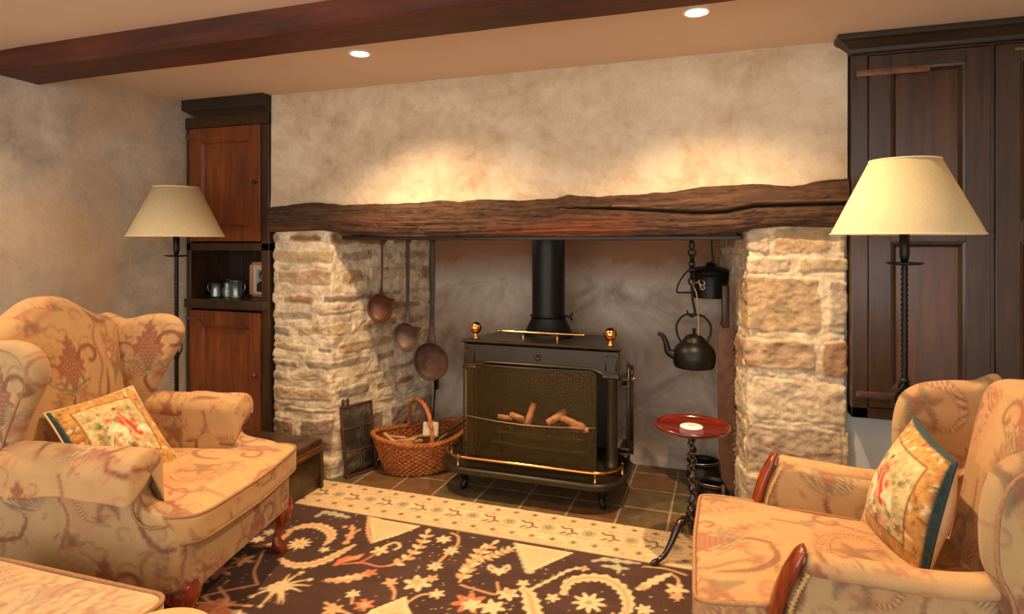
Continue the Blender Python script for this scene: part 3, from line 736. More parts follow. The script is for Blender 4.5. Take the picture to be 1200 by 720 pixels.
# ================================================================ DOWNLIGHTS
def spot(x, y, power, size=2.3, tilt=(0, 0), visible=True, label=None, blend=1.0, col=(1, .68, .40)):
    o = empty('recessed_downlight', (x, y, ZC), 0, label, 'ceiling light', 'ceiling downlights')
    mk('trim_ring', *lathe([(.052, .0), (.052, -.004), (.046, -.008), (.038, -.004), (.036, .0)], n=36, cap=False), M['white'], o)
    mk('bulb', *lathe([(.001, -.003), (.025, -.004), (.036, -.001)], n=30, cap=False), M['bulb'], o)
    L = bpy.data.lights.new('spot_lamp', 'SPOT'); L.energy = power; L.color = col; L.spot_size = size; L.spot_blend = blend; L.shadow_soft_size = .02
    lo = bpy.data.objects.new('spot_lamp', L); COL.objects.link(lo); lo.parent = o; lo.location = (0, 0, -.02); lo.rotation_euler = (tilt[1], tilt[0], 0)
    return o
P1 = 145
spot(-1.565, 2.41, P1, 2.35, (-.16, -.10), label='lit recessed ceiling spotlight behind the beam, left of the two in view')
spot(-.10, 2.38, P1, 2.35, (-.04, -.10), label='lit recessed ceiling spotlight behind the beam, right of the two in view')
spot(1.36, 2.38, P1 * .10, 2.2, label='recessed ceiling spotlight near the right wall cupboard')
spot(-2.52, 1.30, P1 * .42, 2.5, (.0, 0), label='recessed ceiling spotlight above the left armchair')
spot(-.9, 1.15, P1 * .15, 2.2, label='recessed ceiling spotlight above the middle of the rug')
spot(.35, 1.30, P1 * .2, 2.2, label='recessed ceiling spotlight above the right armchair')

# ================================================================ RUG
def rug():
    x0, x1, y0, y1 = -2.75, 1.25, 1.0, 2.922
    nx, ny = int((x1 - x0) / .0065), int((y1 - y0) / .0065)
    X, Y = np.meshgrid(np.linspace(x0, x1, nx), np.linspace(y0, y1, ny), indexing='ij')
    cr_, pe, orr, br, nv, pg, tan, dk = (np.array(hexc(h)) for h in ('dcbc8a', 'd39c6c', 'cc744c', '4a3022', '241d24', 'b3aa84', 'b98e5e', '5a3226'))
    P = Paint(X, Y, br, None, .007)
    nz = vnoise(X, Y * 3, 6, 40, 4)[..., None]
    P.C *= (.7 + .6 * nz)
    def A(x, y): return floor_at(220 + x / 3.529, 560 + y / 3.529)
    def B(x, y): return floor_at(540 + x / 3.529, 560 + y / 3.529)
    def rw(c, r): return r / 3.529 / F_PX * math.hypot(c[0] * 1.0, c[1]) * 1.0
    def st(f, pts, w, col, **k):
        q = [f(*p) for p in pts]; P.stroke(q, rw(q[0], w), col, **k)
    def fl(f, c, r, col, n=8, amp=.25, **k):
        q = f(*c); P.blob(q, rw(q, r), col, n, amp, **k)
    def lv(f, pts, sz, cols):
        q = [np.array(f(*p)) for p in pts]; pth = catmull(q, 40); L = rw(q[0], sz)
        P.stroke(q, L * .13, pe, taper=0)
        for i, k in enumerate(range(4, 40, 6)):
            d = pth[min(k + 1, 39)] - pth[k - 1]; a = math.atan2(d[1], d[0])
            for sgn in (-1, 1): P.leaf(pth[k], a + sgn * .95, L, L * .30, cols[(i + (sgn > 0)) % len(cols)])
        P.leaf(pth[-1], a, L, L * .3, cols[0])
    for f, pts in ((A, [(420, 225), (480, 207), (540, 207), (588, 230), (592, 260), (565, 285)]),):
        st(f, pts, 22, cr_, taper=1, serr=.5, sf=30); st(f, pts, 8, pe, taper=1)
    st(A, [(270, 290), (340, 285), (400, 250), (440, 215)], 14, pe, taper=1, serr=.4, sf=30)
    st(A, [(385, 345), (430, 368), (500, 368), (570, 348), (640, 312), (690, 285)], 22, cr_, taper=1, serr=.5, sf=30)
    st(A, [(385, 345), (430, 368), (500, 368), (570, 348), (640, 312), (690, 285)], 8, pe, taper=1)
    fl(A, (462, 280), 38, cr_, 10, .3); fl(A, (462, 280), 12, pe, 6, .1); fl(A, (565, 305), 18, cr_, 5, .3); fl(A, (290, 262), 22, cr_, 6, .3); fl(A, (340, 232), 22, pg, 6, .3)
    st(A, [(655, 275), (680, 240), (680, 205)], 10, pe, taper=0, serr=1, sf=22)
    for q in ((650, 210), (705, 225), (660, 245)): fl(A, q, 10, pe, 4, .3)
    st(A, [(612, 368), (650, 345), (690, 340), (722, 325)], 20, orr, taper=1, serr=.4, sf=30); st(A, [(650, 352), (720, 330)], 8, pe, taper=1)
    st(A, [(640, 365), (720, 360), (790, 375), (850, 370)], 5, orr, taper=0)
    lv(A, [(830, 372), (890, 350), (940, 310), (980, 260), (990, 235)], 38, [cr_, pe])
    st(A, [(580, 432), (640, 430), (700, 418), (760, 398)], 24, pe, taper=1, serr=.7, sf=26); st(A, [(600, 430), (700, 415)], 9, cr_, taper=1); fl(A, (755, 402), 24, orr, 5, .35)
    # large open hand shaped blossom
    fl(A, (378, 462), 42, cr_, 8, .12); fl(A, (372, 460), 20, pg, 6, .2)
    for q in ((262, 500), (300, 540), (375, 530), (395, 525), (470, 480), (505, 455), (500, 430), (470, 400), (420, 408), (300, 470)): st(A, [(378, 462), ((378 + q[0]) / 2 + 4, (462 + q[1]) / 2 - 6), q], 11, cr_, taper=2)
    for q in ((262, 500), (300, 540), (505, 430), (470, 400)): fl(A, q, 10, cr_)
    fl(A, (795, 310), 28, cr_, 5, .4); st(A, [(790, 310), (820, 288), (860, 275), (878, 292), (855, 305)], 6, cr_, taper=0); st(A, [(700, 362), (740, 345), (790, 312)], 4, orr, taper=0)
    P.poly([A(748, 168), A(965, 208), A(870, 245), A(765, 278)], cr_); P.poly([A(762, 182), A(930, 212), A(860, 238), A(775, 265)], cr_ * .72 + tan * .3); st(A, [(750, 170), (745, 230), (762, 275)], 7, pe, taper=0, serr=.8, sf=30)
    st(A, [(535, 165), (570, 150), (620, 160), (670, 172)], 16, pg, taper=1, serr=.8, sf=22)
    for q in ((1058, 262), (1088, 310), (1022, 375)): fl(A, q, 27, cr_, 6, .3)
    st(A, [(1088, 310), (1050, 345), (1022, 375)], 6, pe, taper=0)
    st(A, [(1090, 235), (1118, 250), (1115, 285), (1090, 300)], 5, pe, taper=0)
    lv(A, [(1125, 440), (1145, 400), (1170, 360), (1195, 320), (1215, 300)], 34, [cr_, pe])
    fl(A, (683, 490), 24, cr_, 6, .3); st(A, [(683, 500), (678, 530)], 5, pe, taper=0); fl(A, (730, 535), 34, orr, 6, .3); fl(A, (732, 535), 18, pe, 5, .3)
    fl(A, (838, 440), 26, pe, 5, .35); st(A, [(840, 450), (855, 480), (850, 510)], 6, pe, taper=0)
    fl(A, (950, 445), 48, cr_, 6, .3); fl(A, (945, 440), 22, pe, 6, .3); fl(A, (1010, 425), 22, pe, 5, .3)
    st(A, [(900, 530), (960, 495), (1010, 490), (1040, 490)], 6, pe, taper=0); fl(A, (1030, 490), 26, cr_, 6, .35)
    P.poly([A(700, 600), A(760, 555), A(905, 498), A(912, 550), A(960, 620)], cr_); P.poly([A(790, 560), A(890, 515), A(895, 560), A(850, 610)], cr_ * .72 + tan * .3)
    fl(A, (600, 555), 34, pe, 6, .3)
    # the part that lies in the left chair's shadow
    st(A, [(60, 500), (160, 475), (290, 450)], 5, pe, taper=0); st(A, [(288, 450), (275, 400), (295, 350), (315, 308)], 5, pe, taper=0); st(A, [(275, 355), (240, 345)], 4, pe, taper=0)
    fl(A, (225, 348), 34, pe, 6, .35); fl(A, (125, 395), 42, pe, 6, .35); fl(A, (120, 548), 50, pe, 7, .3); fl(A, (205, 290), 26, pg, 6, .3); fl(A, (40, 430), 40, pe, 5, .3)
    st(A, [(120, 548), (70, 505)], 5, pe, taper=0); st(A, [(160, 560), (200, 570), (240, 590)], 18, cr_, taper=1, serr=.6, sf=25)
    # right half
    P.poly([B(225, 278), B(470, 318), B(370, 362), B(280, 402)], cr_); P.poly([B(250, 292), B(435, 322), B(355, 352), B(285, 385)], cr_ * .72 + tan * .3); st(B, [(225, 280), (250, 340), (275, 400), (300, 395)], 7, pg, taper=0, serr=.8, sf=30)
    st(B, [(548, 352), (600, 345), (650, 352), (740, 362)], 15, pg, taper=1, serr=.7, sf=20); st(B, [(590, 372), (640, 378), (690, 385)], 15, pg, taper=1, serr=.7, sf=20); st(B, [(650, 365), (655, 385), (650, 405)], 9, pg, taper=1)
    q = [(425, 485), (448, 440), (520, 422), (600, 428), (662, 465), (690, 515), (686, 560), (640, 600)]
    st(B, q, 30, cr_, taper=1, serr=.5, sf=26); st(B, q, 10, pe, taper=1)
    fl(B, (530, 525), 55, cr_, 9, .32); fl(B, (530, 525), 15, tan, 6, .1)
    q = [(258, 470), (285, 500), (300, 560), (330, 620)]
    st(B, q, 34, cr_, taper=1, serr=.5, sf=24); st(B, q, 12, pe, taper=1)
    st(B, [(290, 470), (380, 425), (450, 390), (512, 380)], 8, cr_, taper=0, serr=.9, sf=24); fl(B, (510, 384), 18, pe, 4, .3); fl(B, (258, 445), 22, cr_, 5, .3)
    fl(B, (380, 505), 24, cr_, 5, .35)
    st(B, [(735, 468), (780, 445), (830, 420), (870, 405)], 20, cr_, taper=1, serr=.6, sf=24); fl(B, (755, 462), 18, pe, 5, .3)
    fl(B, (892, 470), 36, cr_, 5, .35); fl(B, (890, 500), 24, pe, 5, .3); st(B, [(870, 405), (900, 430), (895, 460)], 6, pe, taper=0)
    st(B, [(760, 375), (850, 385), (930, 410)], 5, pe, taper=0)
    lv(B, [(-5, 440), (20, 400), (60, 350), (100, 305), (135, 280)], 40, [cr_, pe])
    lv(B, [(60, 340), (110, 340), (180, 310), (215, 300)], 30, [cr_, pe])
    st(B, [(0, 452), (60, 470), (150, 490), (150, 440)], 5, pe, taper=0); fl(B, (158, 395), 25, cr_, 5, .3)
    for s_ in (-1, 1): st(B, [(158, 400), (158 + s_ * 35, 370), (158 + s_ * 42, 385), (158 + s_ * 25, 392)], 6, cr_, taper=0)
    fl(B, (195, 490), 38, cr_, 6, .3); fl(B, (200, 480), 20, pe, 6, .3)
    fl(B, (35, 525), 58, orr, 7, .3); fl(B, (45, 535), 36, cr_, 6, .25); fl(B, (130, 545), 44, cr_, 6, .3); fl(B, (758, 555), 30, cr_, 6, .3); fl(B, (640, 590), 30, pe, 6, .3)
    r = np.random.default_rng(5)
    for k in range(60):   # blossoms over the rest of the field
        x, y = r.uniform(x0, x1), r.uniform(y0, 1.85)
        c_ = [cr_, pe, orr, pg][k % 4]; P.blob((x, y), r.uniform(.03, .06), c_, int(r.integers(5, 9)), .3)
        P.stroke([(x, y), (x + r.uniform(-.1, .1), y + .06), (x + r.uniform(-.15, .15), y + .12)], .006, pe, 0)
    for k in range(24):
        x, y = r.uniform(.05, 1.2), r.uniform(1.8, 2.55); P.blob((x, y), r.uniform(.03, .05), [cr_, pe][k % 2], 6, .3)
    # cream border along the hearth
    ye = 2.605; m = Y > ye
    base = np.broadcast_to(cr_ * 1.02, P.C.shape)
    P.C = np.where(m[..., None], base * (.85 + .3 * nz), P.C)
    for yy, w, c_ in ((ye + .004, .004, dk), (ye + .028, .004, pe), (ye + .052, .003, tan), (ye + .085, .003, tan), (2.935 - .075, .003, tan), (2.935 - .045, .003, pe), (2.935 - .008, .008, pe)):
        P.put(np.abs(Y - yy) - w, c_, .7)
    k = 0
    for x in np.arange(x0, x1, .096):
        P.blob((x, ye + .068 + .0), .011, dk, 4, .25, 1.3, alpha=.85); P.blob((x + .05, 2.935 - .06), .011, dk, 4, .25, 1.3, alpha=.85)
        P.blob((x + .03, ye + .04), .007, orr, 4, .2, alpha=.6); P.blob((x, 2.935 - .026), .007, tan, alpha=.8)
        k += 1
        xc = x + .05; yc = (ye + 2.935) / 2 + .005
        P.stroke([(xc - .045, yc - .055), (xc - .02, yc - .045), (xc, yc - .055), (xc + .03, yc - .047)], .004, tan, 0, alpha=.8); P.stroke([(xc - .04, yc + .055), (xc, yc + .06), (xc + .04, yc + .052)], .004, tan, 0, alpha=.8)
        if k % 2:
            P.blob((xc, yc), .033, tan, 8, .12); P.blob((xc, yc), .026, pg, 8, .15); P.blob((xc, yc), .013, dk, 6, .2); P.blob((xc, yc), .006, cr_)
        else:
            P.stroke([(xc - .04, yc + .03), (xc - .02, yc + .015), (xc + .01, yc + .02), (xc + .02, yc - .01), (xc + .045, yc - .02)], .0055, dk, 0)
            P.stroke([(xc - .03, yc - .035), (xc - .01, yc - .02)], .005, dk, 0); P.stroke([(xc + .0, yc - .038), (xc + .018, yc - .024)], .005, dk, 0)
            P.blob((xc - .005, yc + .045), .009, pe, 5, .2)
    spk = vnoise(X, Y, 120, 77, 1); P.C = np.where(((spk > .93) & ~m)[..., None], P.C * .3 + cr_ * .6, P.C)
    Z = .0072 + .001 * (vnoise(X, Y, 3, 50, 2) - .5)
    Z[0] = Z[-1] = 0.001; Z[:, 0] = Z[:, -1] = .001
    Pp = np.stack([X, Y, Z], -1)
    V, F = grid(Pp)
    return mk('floral_rug', V, F, M['rug'], col=P.C.reshape(-1, 3), fix=False)
tag(rug(), 'large dark brown rug with cream floral pattern and cream border in front of the hearth', 'rug')
RZ = .0085

# ================================================================ TAPESTRY PILLOWS
def tapestry_cols(U, W, seed, flip=1, band=None):
    """U, W in 0..1"""
    X, Y = U, W
    gold, orange, brown, field, green, dkg, red, cream, pink, teal = (np.array(hexc(h)) for h in ('b98a48', 'b05e30', '6e4422', 'bda672', '8a8048', '54573c', 'c23a2c', 'dcc79a', 'cf8a68', '3f5654'))
    P = Paint(X, Y, gold, None, .012)
    r = np.random.default_rng(seed)
    for k in range(150):
        x, y = r.random(), r.random(); P.leaf((x, y), r.random() * 6.3, .07, .014, [orange, gold * 1.3, brown, cream][k % 4], .8)
    b = .15
    P.put(np.maximum(np.abs(X - .5), np.abs(Y - .5)) - (.5 - b), brown, 1); P.put(np.maximum(np.abs(X - .5), np.abs(Y - .5)) - (.5 - b - .014), field, 1)
    n = vnoise(X, Y, 9, seed, 4)
    P.C = np.where((np.maximum(np.abs(X - .5), np.abs(Y - .5)) < .5 - b - .014)[..., None], field * (.75 + .5 * n[..., None]), P.C)
    for k in range(70):
        x, y = .5 + flip * r.uniform(-.28, .22), .56 + r.uniform(-.2, .16); P.blob((x, y), r.uniform(.012, .035), [green, dkg, gold, green, brown, pink][k % 6], 5, .3, alpha=.6)
    for k in range(26):
        x, y = r.uniform(.2, .8), r.uniform(.16, .34); P.blob((x, y), r.uniform(.02, .04), [dkg, orange, pink, cream, green][k % 5], 5, .3, alpha=.8)
    cx = .5 + flip * .06
    P.stroke([(cx, .66), (cx + .03, .55), (cx + .08, .43), (cx + .12, .36)], .036, red, 3)
    P.stroke([(cx - .03, .62), (cx - .02, .5), (cx - .03, .38)], .035, red * 1.15, 3)
    P.stroke([(cx, .60), (cx + .02, .48), (cx + .05, .38)], .012, pink, 0)
    P.blob((cx - .005, .70), .026, pink); P.blob((cx - .005, .725), .022, brown)
    P.stroke([(cx - .20, .42), (cx - .12, .47), (cx - .04, .42), (cx - .06, .32)], .05, cream, 1); P.stroke([(cx + .12, .40), (cx + .2, .42), (cx + .26, .34)], .045, cream, 1)
    P.stroke([(cx - .2, .36), (cx - .22, .28)], .012, cream, 0); P.stroke([(cx - .08, .34), (cx - .07, .25)], .012, cream, 0)
    P.blob((cx + .13, .52), .03, orange, 5, .3); P.blob((cx - .14, .58), .03, red, 5, .3, alpha=.7)
    for k in range(240):
        x, y = r.random(), r.random()
        if max(abs(x - .5), abs(y - .5)) > .5 - b + .02: P.leaf((x, y), r.random() * 6.3, .05, .009, [orange, gold * 1.25, brown, cream, orange * .7][k % 5], .75)
    if band == 'left': P.put(X - .04, teal * .8, 1)
    if band == 'right': P.put(np.minimum(1 - X, 1 - Y) - .026, teal * .55, 1)
    return P.C * (.55 + .9 * vnoise(X, Y, 34, seed + 3, 3))[..., None]
def pillow(name, corners, thick, seed, label, flip=1, n=70):
    """corners BL, BR, TR, TL in world (seen from the tapestry side); built as one stuffed cushion plus edging"""
    c = np.array(corners, float); o = c.mean(0); c = c - o
    u = np.linspace(0, 1, n); U, W = np.meshgrid(u, u, indexing='ij')
    pinch = .05
    Us = .5 + (U - .5) * (1 - pinch * np.sin(PI * W) ** .8 * 1.0); Ws = .5 + (W - .5) * (1 - pinch * np.sin(PI * U) ** .8)
    base = ((1 - Us) * (1 - Ws))[..., None] * c[0] + (Us * (1 - Ws))[..., None] * c[1] + (Us * Ws)[..., None] * c[2] + ((1 - Us) * Ws)[..., None] * c[3]
    nr = np.cross(c[1] - c[0], c[3] - c[0]); nr /= np.linalg.norm(nr)
    th = (np.sin(PI * U) * np.sin(PI * W)) ** .55 * thick / 2
    th = th * (1 + .12 * (vnoise(U, W, 5, seed, 2) - .5))
    root = empty(name, tuple(o), 0, label, 'cushion')
    front = base + nr * (th + .004)[..., None]
    V, F = grid(front); mk('tapestry_front', V, F, M['tapestry'], root, col=tapestry_cols(U, W, seed, flip, 'left' if flip > 0 else 'right').reshape(-1, 3), fix=False)
    back = base - nr * (th + .004)[..., None]
    V, F = grid(back); mk('plain_back', V, F, M['cream'], root, fix=False)
    e = np.vstack([base[:, 0], base[-1, 1:], base[-2::-1, -1], base[0, -2:0:-1]])
    mk('edging', *tube(resample(np.vstack([e, e[:1]]), 200, True), .0045, 8, closed=True, up=tuple(nr)), M['cream'] if flip > 0 else M['teal'], root)
    return root

# ================================================================ ARMCHAIRS
def chair_left():
    O = (-2.08, 1.80, RZ); root = empty('wing_armchair', O, math.radians(12), 'high camel-backed wing armchair in paisley fabric facing the hearth, beside the wooden chest', 'armchair')
    fb = M['fabric']
    # seat rail body
    o = rrect(-.40, .385, -.345, .345, .05, 8, 260)
    V, F = slab(o, .17, .018, rings=26, fn=lambda V: np.c_[V[:, 0], V[:, 1], V[:, 2] + .275])
    mk('seat_rail', V, F, fb, root, col=fab(off=(.1, .0)))
    # T shaped cushion, top and bottom cords
    T = [(-.34, -.275), (.17, -.285), (.235, -.30), (.262, -.345), (.30, -.365), (.375, -.355), (.415, -.31), (.43, -.18), (.44, 0), (.43, .18), (.415, .31), (.375, .355), (.30, .365), (.262, .345), (.235, .30), (.17, .285), (-.34, .275), (-.37, .15), (-.375, 0), (-.37, -.15)]
    T = catmull(T, 330, True)
    def dome(V):
        return np.c_[V[:, 0], V[:, 1], V[:, 2] + .392 + .012 * np.clip(V[:, 0] / .4, -1, 1)]
    V, F = slab(T, .10, .022, .035, 0, 44, 6, dome)
    cu = mk('seat_cushion', V, F, fb, root, col=fab(off=(.2, .31), tint=(1.08, 1.0, .88), fade=.12))
    for dz, r in ((.046, .0058), (-.040, .005)):
        q = np.c_[T * .992, np.zeros(len(T))]; q = dome(q); q[:, 2] += dz
        mk('piping', *tube(q[::2], r, 8, closed=True), M['piping'], cu)
    # back
    B = [(-.30, .22), (0, .21), (.30, .22), (.315, .5), (.31, .8), (.31, .965), (.285, 1.01), (.23, 1.025), (.16, 1.06), (.08, 1.105), (0, 1.12), (-.08, 1.105), (-.16, 1.06), (-.23, 1.025), (-.285, 1.01), (-.31, .965), (-.31, .8), (-.315, .5)]
    B = catmull(B, 360, True)
    def bk(V):
        y, z, c = V[:, 0], V[:, 1], V[:, 2]; x = -.385 - (z - .4) * .15 + c
        return np.c_[x, y, z - .0 * c]
    V, F = slab(B, .13, .055, .03, .0, 52, 10, bk)
    mk('backrest', V, F, fb, root, col=fab('auto', off=(.155, -.63), fade=.0, tint=(1.05, 1, .95)))
    for s in (-1, 1):
        # wing
        W = [(-.07, .52), (.07, .53), (.12, .60), (.155, .68), (.205, .77), (.255, .85), (.285, .91), (.28, .965), (.235, 1.005), (.15, 1.01), (.05, .99), (-.07, .985)]
        if s < 0: W = [(a * 1.26 if a > 0 else a, b) for a, b in W]
        W = catmull(W, 260, True)
        def wg(V, s=s):
            q, z, c = V[:, 0], V[:, 1], V[:, 2]; fl = .24
            x = -.40 - (z - .55) * .10 + q * math.cos(fl) + (-c * math.sin(fl)); y = .325 + q * math.sin(fl) * (.7 + .9 * np.clip(z - .6, 0, .5)) + c * math.cos(fl)
            return np.c_[x, s * y, z]
        V, F = slab(W, .075, .036, .012, .004, 36, 8, wg)
        mk('wing', V, F, fb, root, col=fab('y', off=(.40 if s < 0 else .43, -.62 if s < 0 else -.65)))
        q = np.c_[W, np.full(len(W), .034)]; c = q[:, :2].mean(0); q[:, :2] = c + (q[:, :2] - c) * .88
        mk('piping', *tube(wg(q)[::2], .0045, 7, closed=True), M['piping'], root)
        # arm: side panel with a forward knuckle, and a rolled top
        xe = .205 if s < 0 else .125
        A = [(-.40, .20), (.05, .195), (.33, .20), (.355, .25), (.362, .34), (.345, .41), (.30, .455), (xe + .03, .485), (xe + .008, .54), (xe - .005, .585), (.05, .605), (-.2, .62), (-.40, .63)]
        A = catmull(A, 260, True)
        def ar(V, s=s):
            y = .332 + V[:, 2] + .02 * np.clip((V[:, 1] - .45) / .15, 0, 1)
            return np.c_[V[:, 0], s * y, V[:, 1]]
        g = G(); g.add(*slab(A, .092, .035, .0, .006, 34, 8, ar))
        am = g.mk('arm', fb, root, col=fab('auto', off=(.05 if s < 0 else .30, .02)))
        n = 60; xs = np.linspace(-.37, xe + .01, n); th = np.linspace(0, 2 * PI, 40, endpoint=False); P = np.zeros((n + 6, 40, 3))
        for i in range(n):
            f = i / (n - 1); cz = .598 - .010 * f; r = .064 + .004 * math.sin(PI * f) + .002 * f
            P[i + 3, :, 0] = xs[i]; P[i + 3, :, 1] = s * (.366 + r * 1.02 * np.cos(th)); P[i + 3, :, 2] = cz + r * .96 * np.sin(th)
        for k, e in ((2, .985), (1, .85), (0, .45)):
            for idx, sg, src in ((k, -1, 3), (n + 5 - k, 1, n + 2)):
                c = P[src].mean(0); P[idx] = c + (P[src] - c) * e; P[idx, :, 0] = P[src, 0, 0] + sg * .022 * math.sqrt(1 - e * e) * 1.3
        V, F = grid(P, wrap_v=True, cap=True)
        mk('arm_roll', V, F, fb, root, col=fab('auto', off=(.33, .41), tint=(1.05, 1, .92)))
        # loose fitted arm cover hanging over the roll
        n = 64; xa, xb = (-.235, xe + .03) if s < 0 else (-.10, xe + .015); xs = np.linspace(xa, xb, n); th = np.linspace(-.42 * PI if s < 0 else -.2 * PI, 1.25 * PI, 56)
        P = np.zeros((n, 56, 3))
        for i in range(n):
            f = i / (n - 1); cz = .598 - .010 * (xs[i] + .37) / .632
            w = 1 + .03 * np.sin(xs[i] * 40 + th * 2) * np.clip((-.0 - th) / 1, 0, 1)
            r = (.0745 + .002 * math.sin(f * 9)) * w; r = r * 1.0
            drop = np.clip(-th / (.42 * PI), 0, 1)
            yy = .366 + r * 1.02 * np.cos(np.maximum(th, -.02)); zz = cz + r * .96 * np.sin(np.maximum(th, -.02)) - drop * (.068 + .008 * math.sin(f * 7 + 1))
            ov = np.clip((th - PI) / (.25 * PI), 0, 1); yy = np.where(th > PI, .366 - r * 1.02 - .006 * ov, yy); zz = np.where(th > PI, cz - ov * .13, zz)
            yy = yy + .006 * np.sin(xs[i] * 30) * drop
            P[i, :, 0] = xs[i]; P[i, :, 1] = s * yy; P[i, :, 2] = zz
        rows = [P]
        for e in (.95, .84, .64, .36, .03):
            c = np.array([xb, s * .366, .588]); Q = c + (P[-1] - c) * e; Q[:, 0] = xb + .020 * math.sqrt(1 - e * e); rows.append(Q[None])
        P = np.vstack(rows)
        V, F = grid(P); cov = mk('arm_cover', V, F, fb, root, col=fab('auto', off=(.0, .12), tint=(1.02, .98, .92)), fix=False)
        sm = cov.modifiers.new('thickness', 'SOLIDIFY'); sm.thickness = .004
        # welt round the knuckle on the outer face of the arm
        K = [(xe + .0, .50), (xe + .005, .455), (xe + .04, .425), (xe + .08, .42), (.325, .43)]
        q = catmull(K, 40); yq = s * (.332 + .048)
        mk('welt', *tube(np.c_[q[:, 0], np.full(40, yq + s * .003), q[:, 1]], .0045, 8, up=(0, 1, 0)), M['piping'], root)
    def cabriole(x, y, s, nm):
        ctr = [(x, y, .215), (x + .012, y + s * .012, .17), (x + .010, y + s * .010, .12), (x - .004, y - s * .002, .07), (x - .002, y, .035), (x + .012, y + s * .008, .012), (x + .015, y + s * .01, 0)]
        rr = [.050, .047, .032, .019, .016, .026, .022]
        p = catmull(ctr, 40); r = catmull([(a, 0) for a in rr], 40)[:, 0]; r = np.interp(np.linspace(0, 6, 40), range(7), rr)
        g = G(); g.add(*tube(p, r, 14)); 
        # carved ears at the knee
        for dx, dy in ((-.045, 0), (0, -s * .045)):
            g.add(*tube(catmull([(x + dx * .2, y + dy * .2, .20), (x + dx, y + dy, .185), (x + dx * 1.3, y + dy * 1.3, .165), (x + dx * 1.1, y + dy * 1.1, .155), (x + dx * .95, y + dy * .95, .165)], 18), .014, 8, up=(.3, .2, 1)))
        V, F = box(x - .052, x + .046, y - .05, y + .05, .145, .225, .012); V = np.array(V); k_ = 1 - .25 * np.clip((.2 - V[:, 2]) / .055, 0, 1); V[:, 0] = x + (V[:, 0] - x) * k_; V[:, 1] = y + (V[:, 1] - y) * k_; g.add(V, F)
        return g.mk(nm, M['mahog'], root)
    cabriole(.335, -.31, -1, 'leg'); cabriole(.335, .31, 1, 'leg')
    for s in (-1, 1): mk('leg', *tube(catmull([(-.34, s * .30, .21), (-.36, s * .30, .1), (-.40, s * .30, 0)], 14), np.linspace(.024, .017, 14), 8, sec=SQ), M['mahog'], root)
    return root
chair_left()
pillow('tapestry_cushion', [(-2.12, 1.54, .50), (-2.035, 1.875, .462), (-2.335, 1.905, .742), (-2.365, 1.575, .712)], .12, 11,
       'square tapestry cushion with a red figure on the high-backed wing armchair', 1)

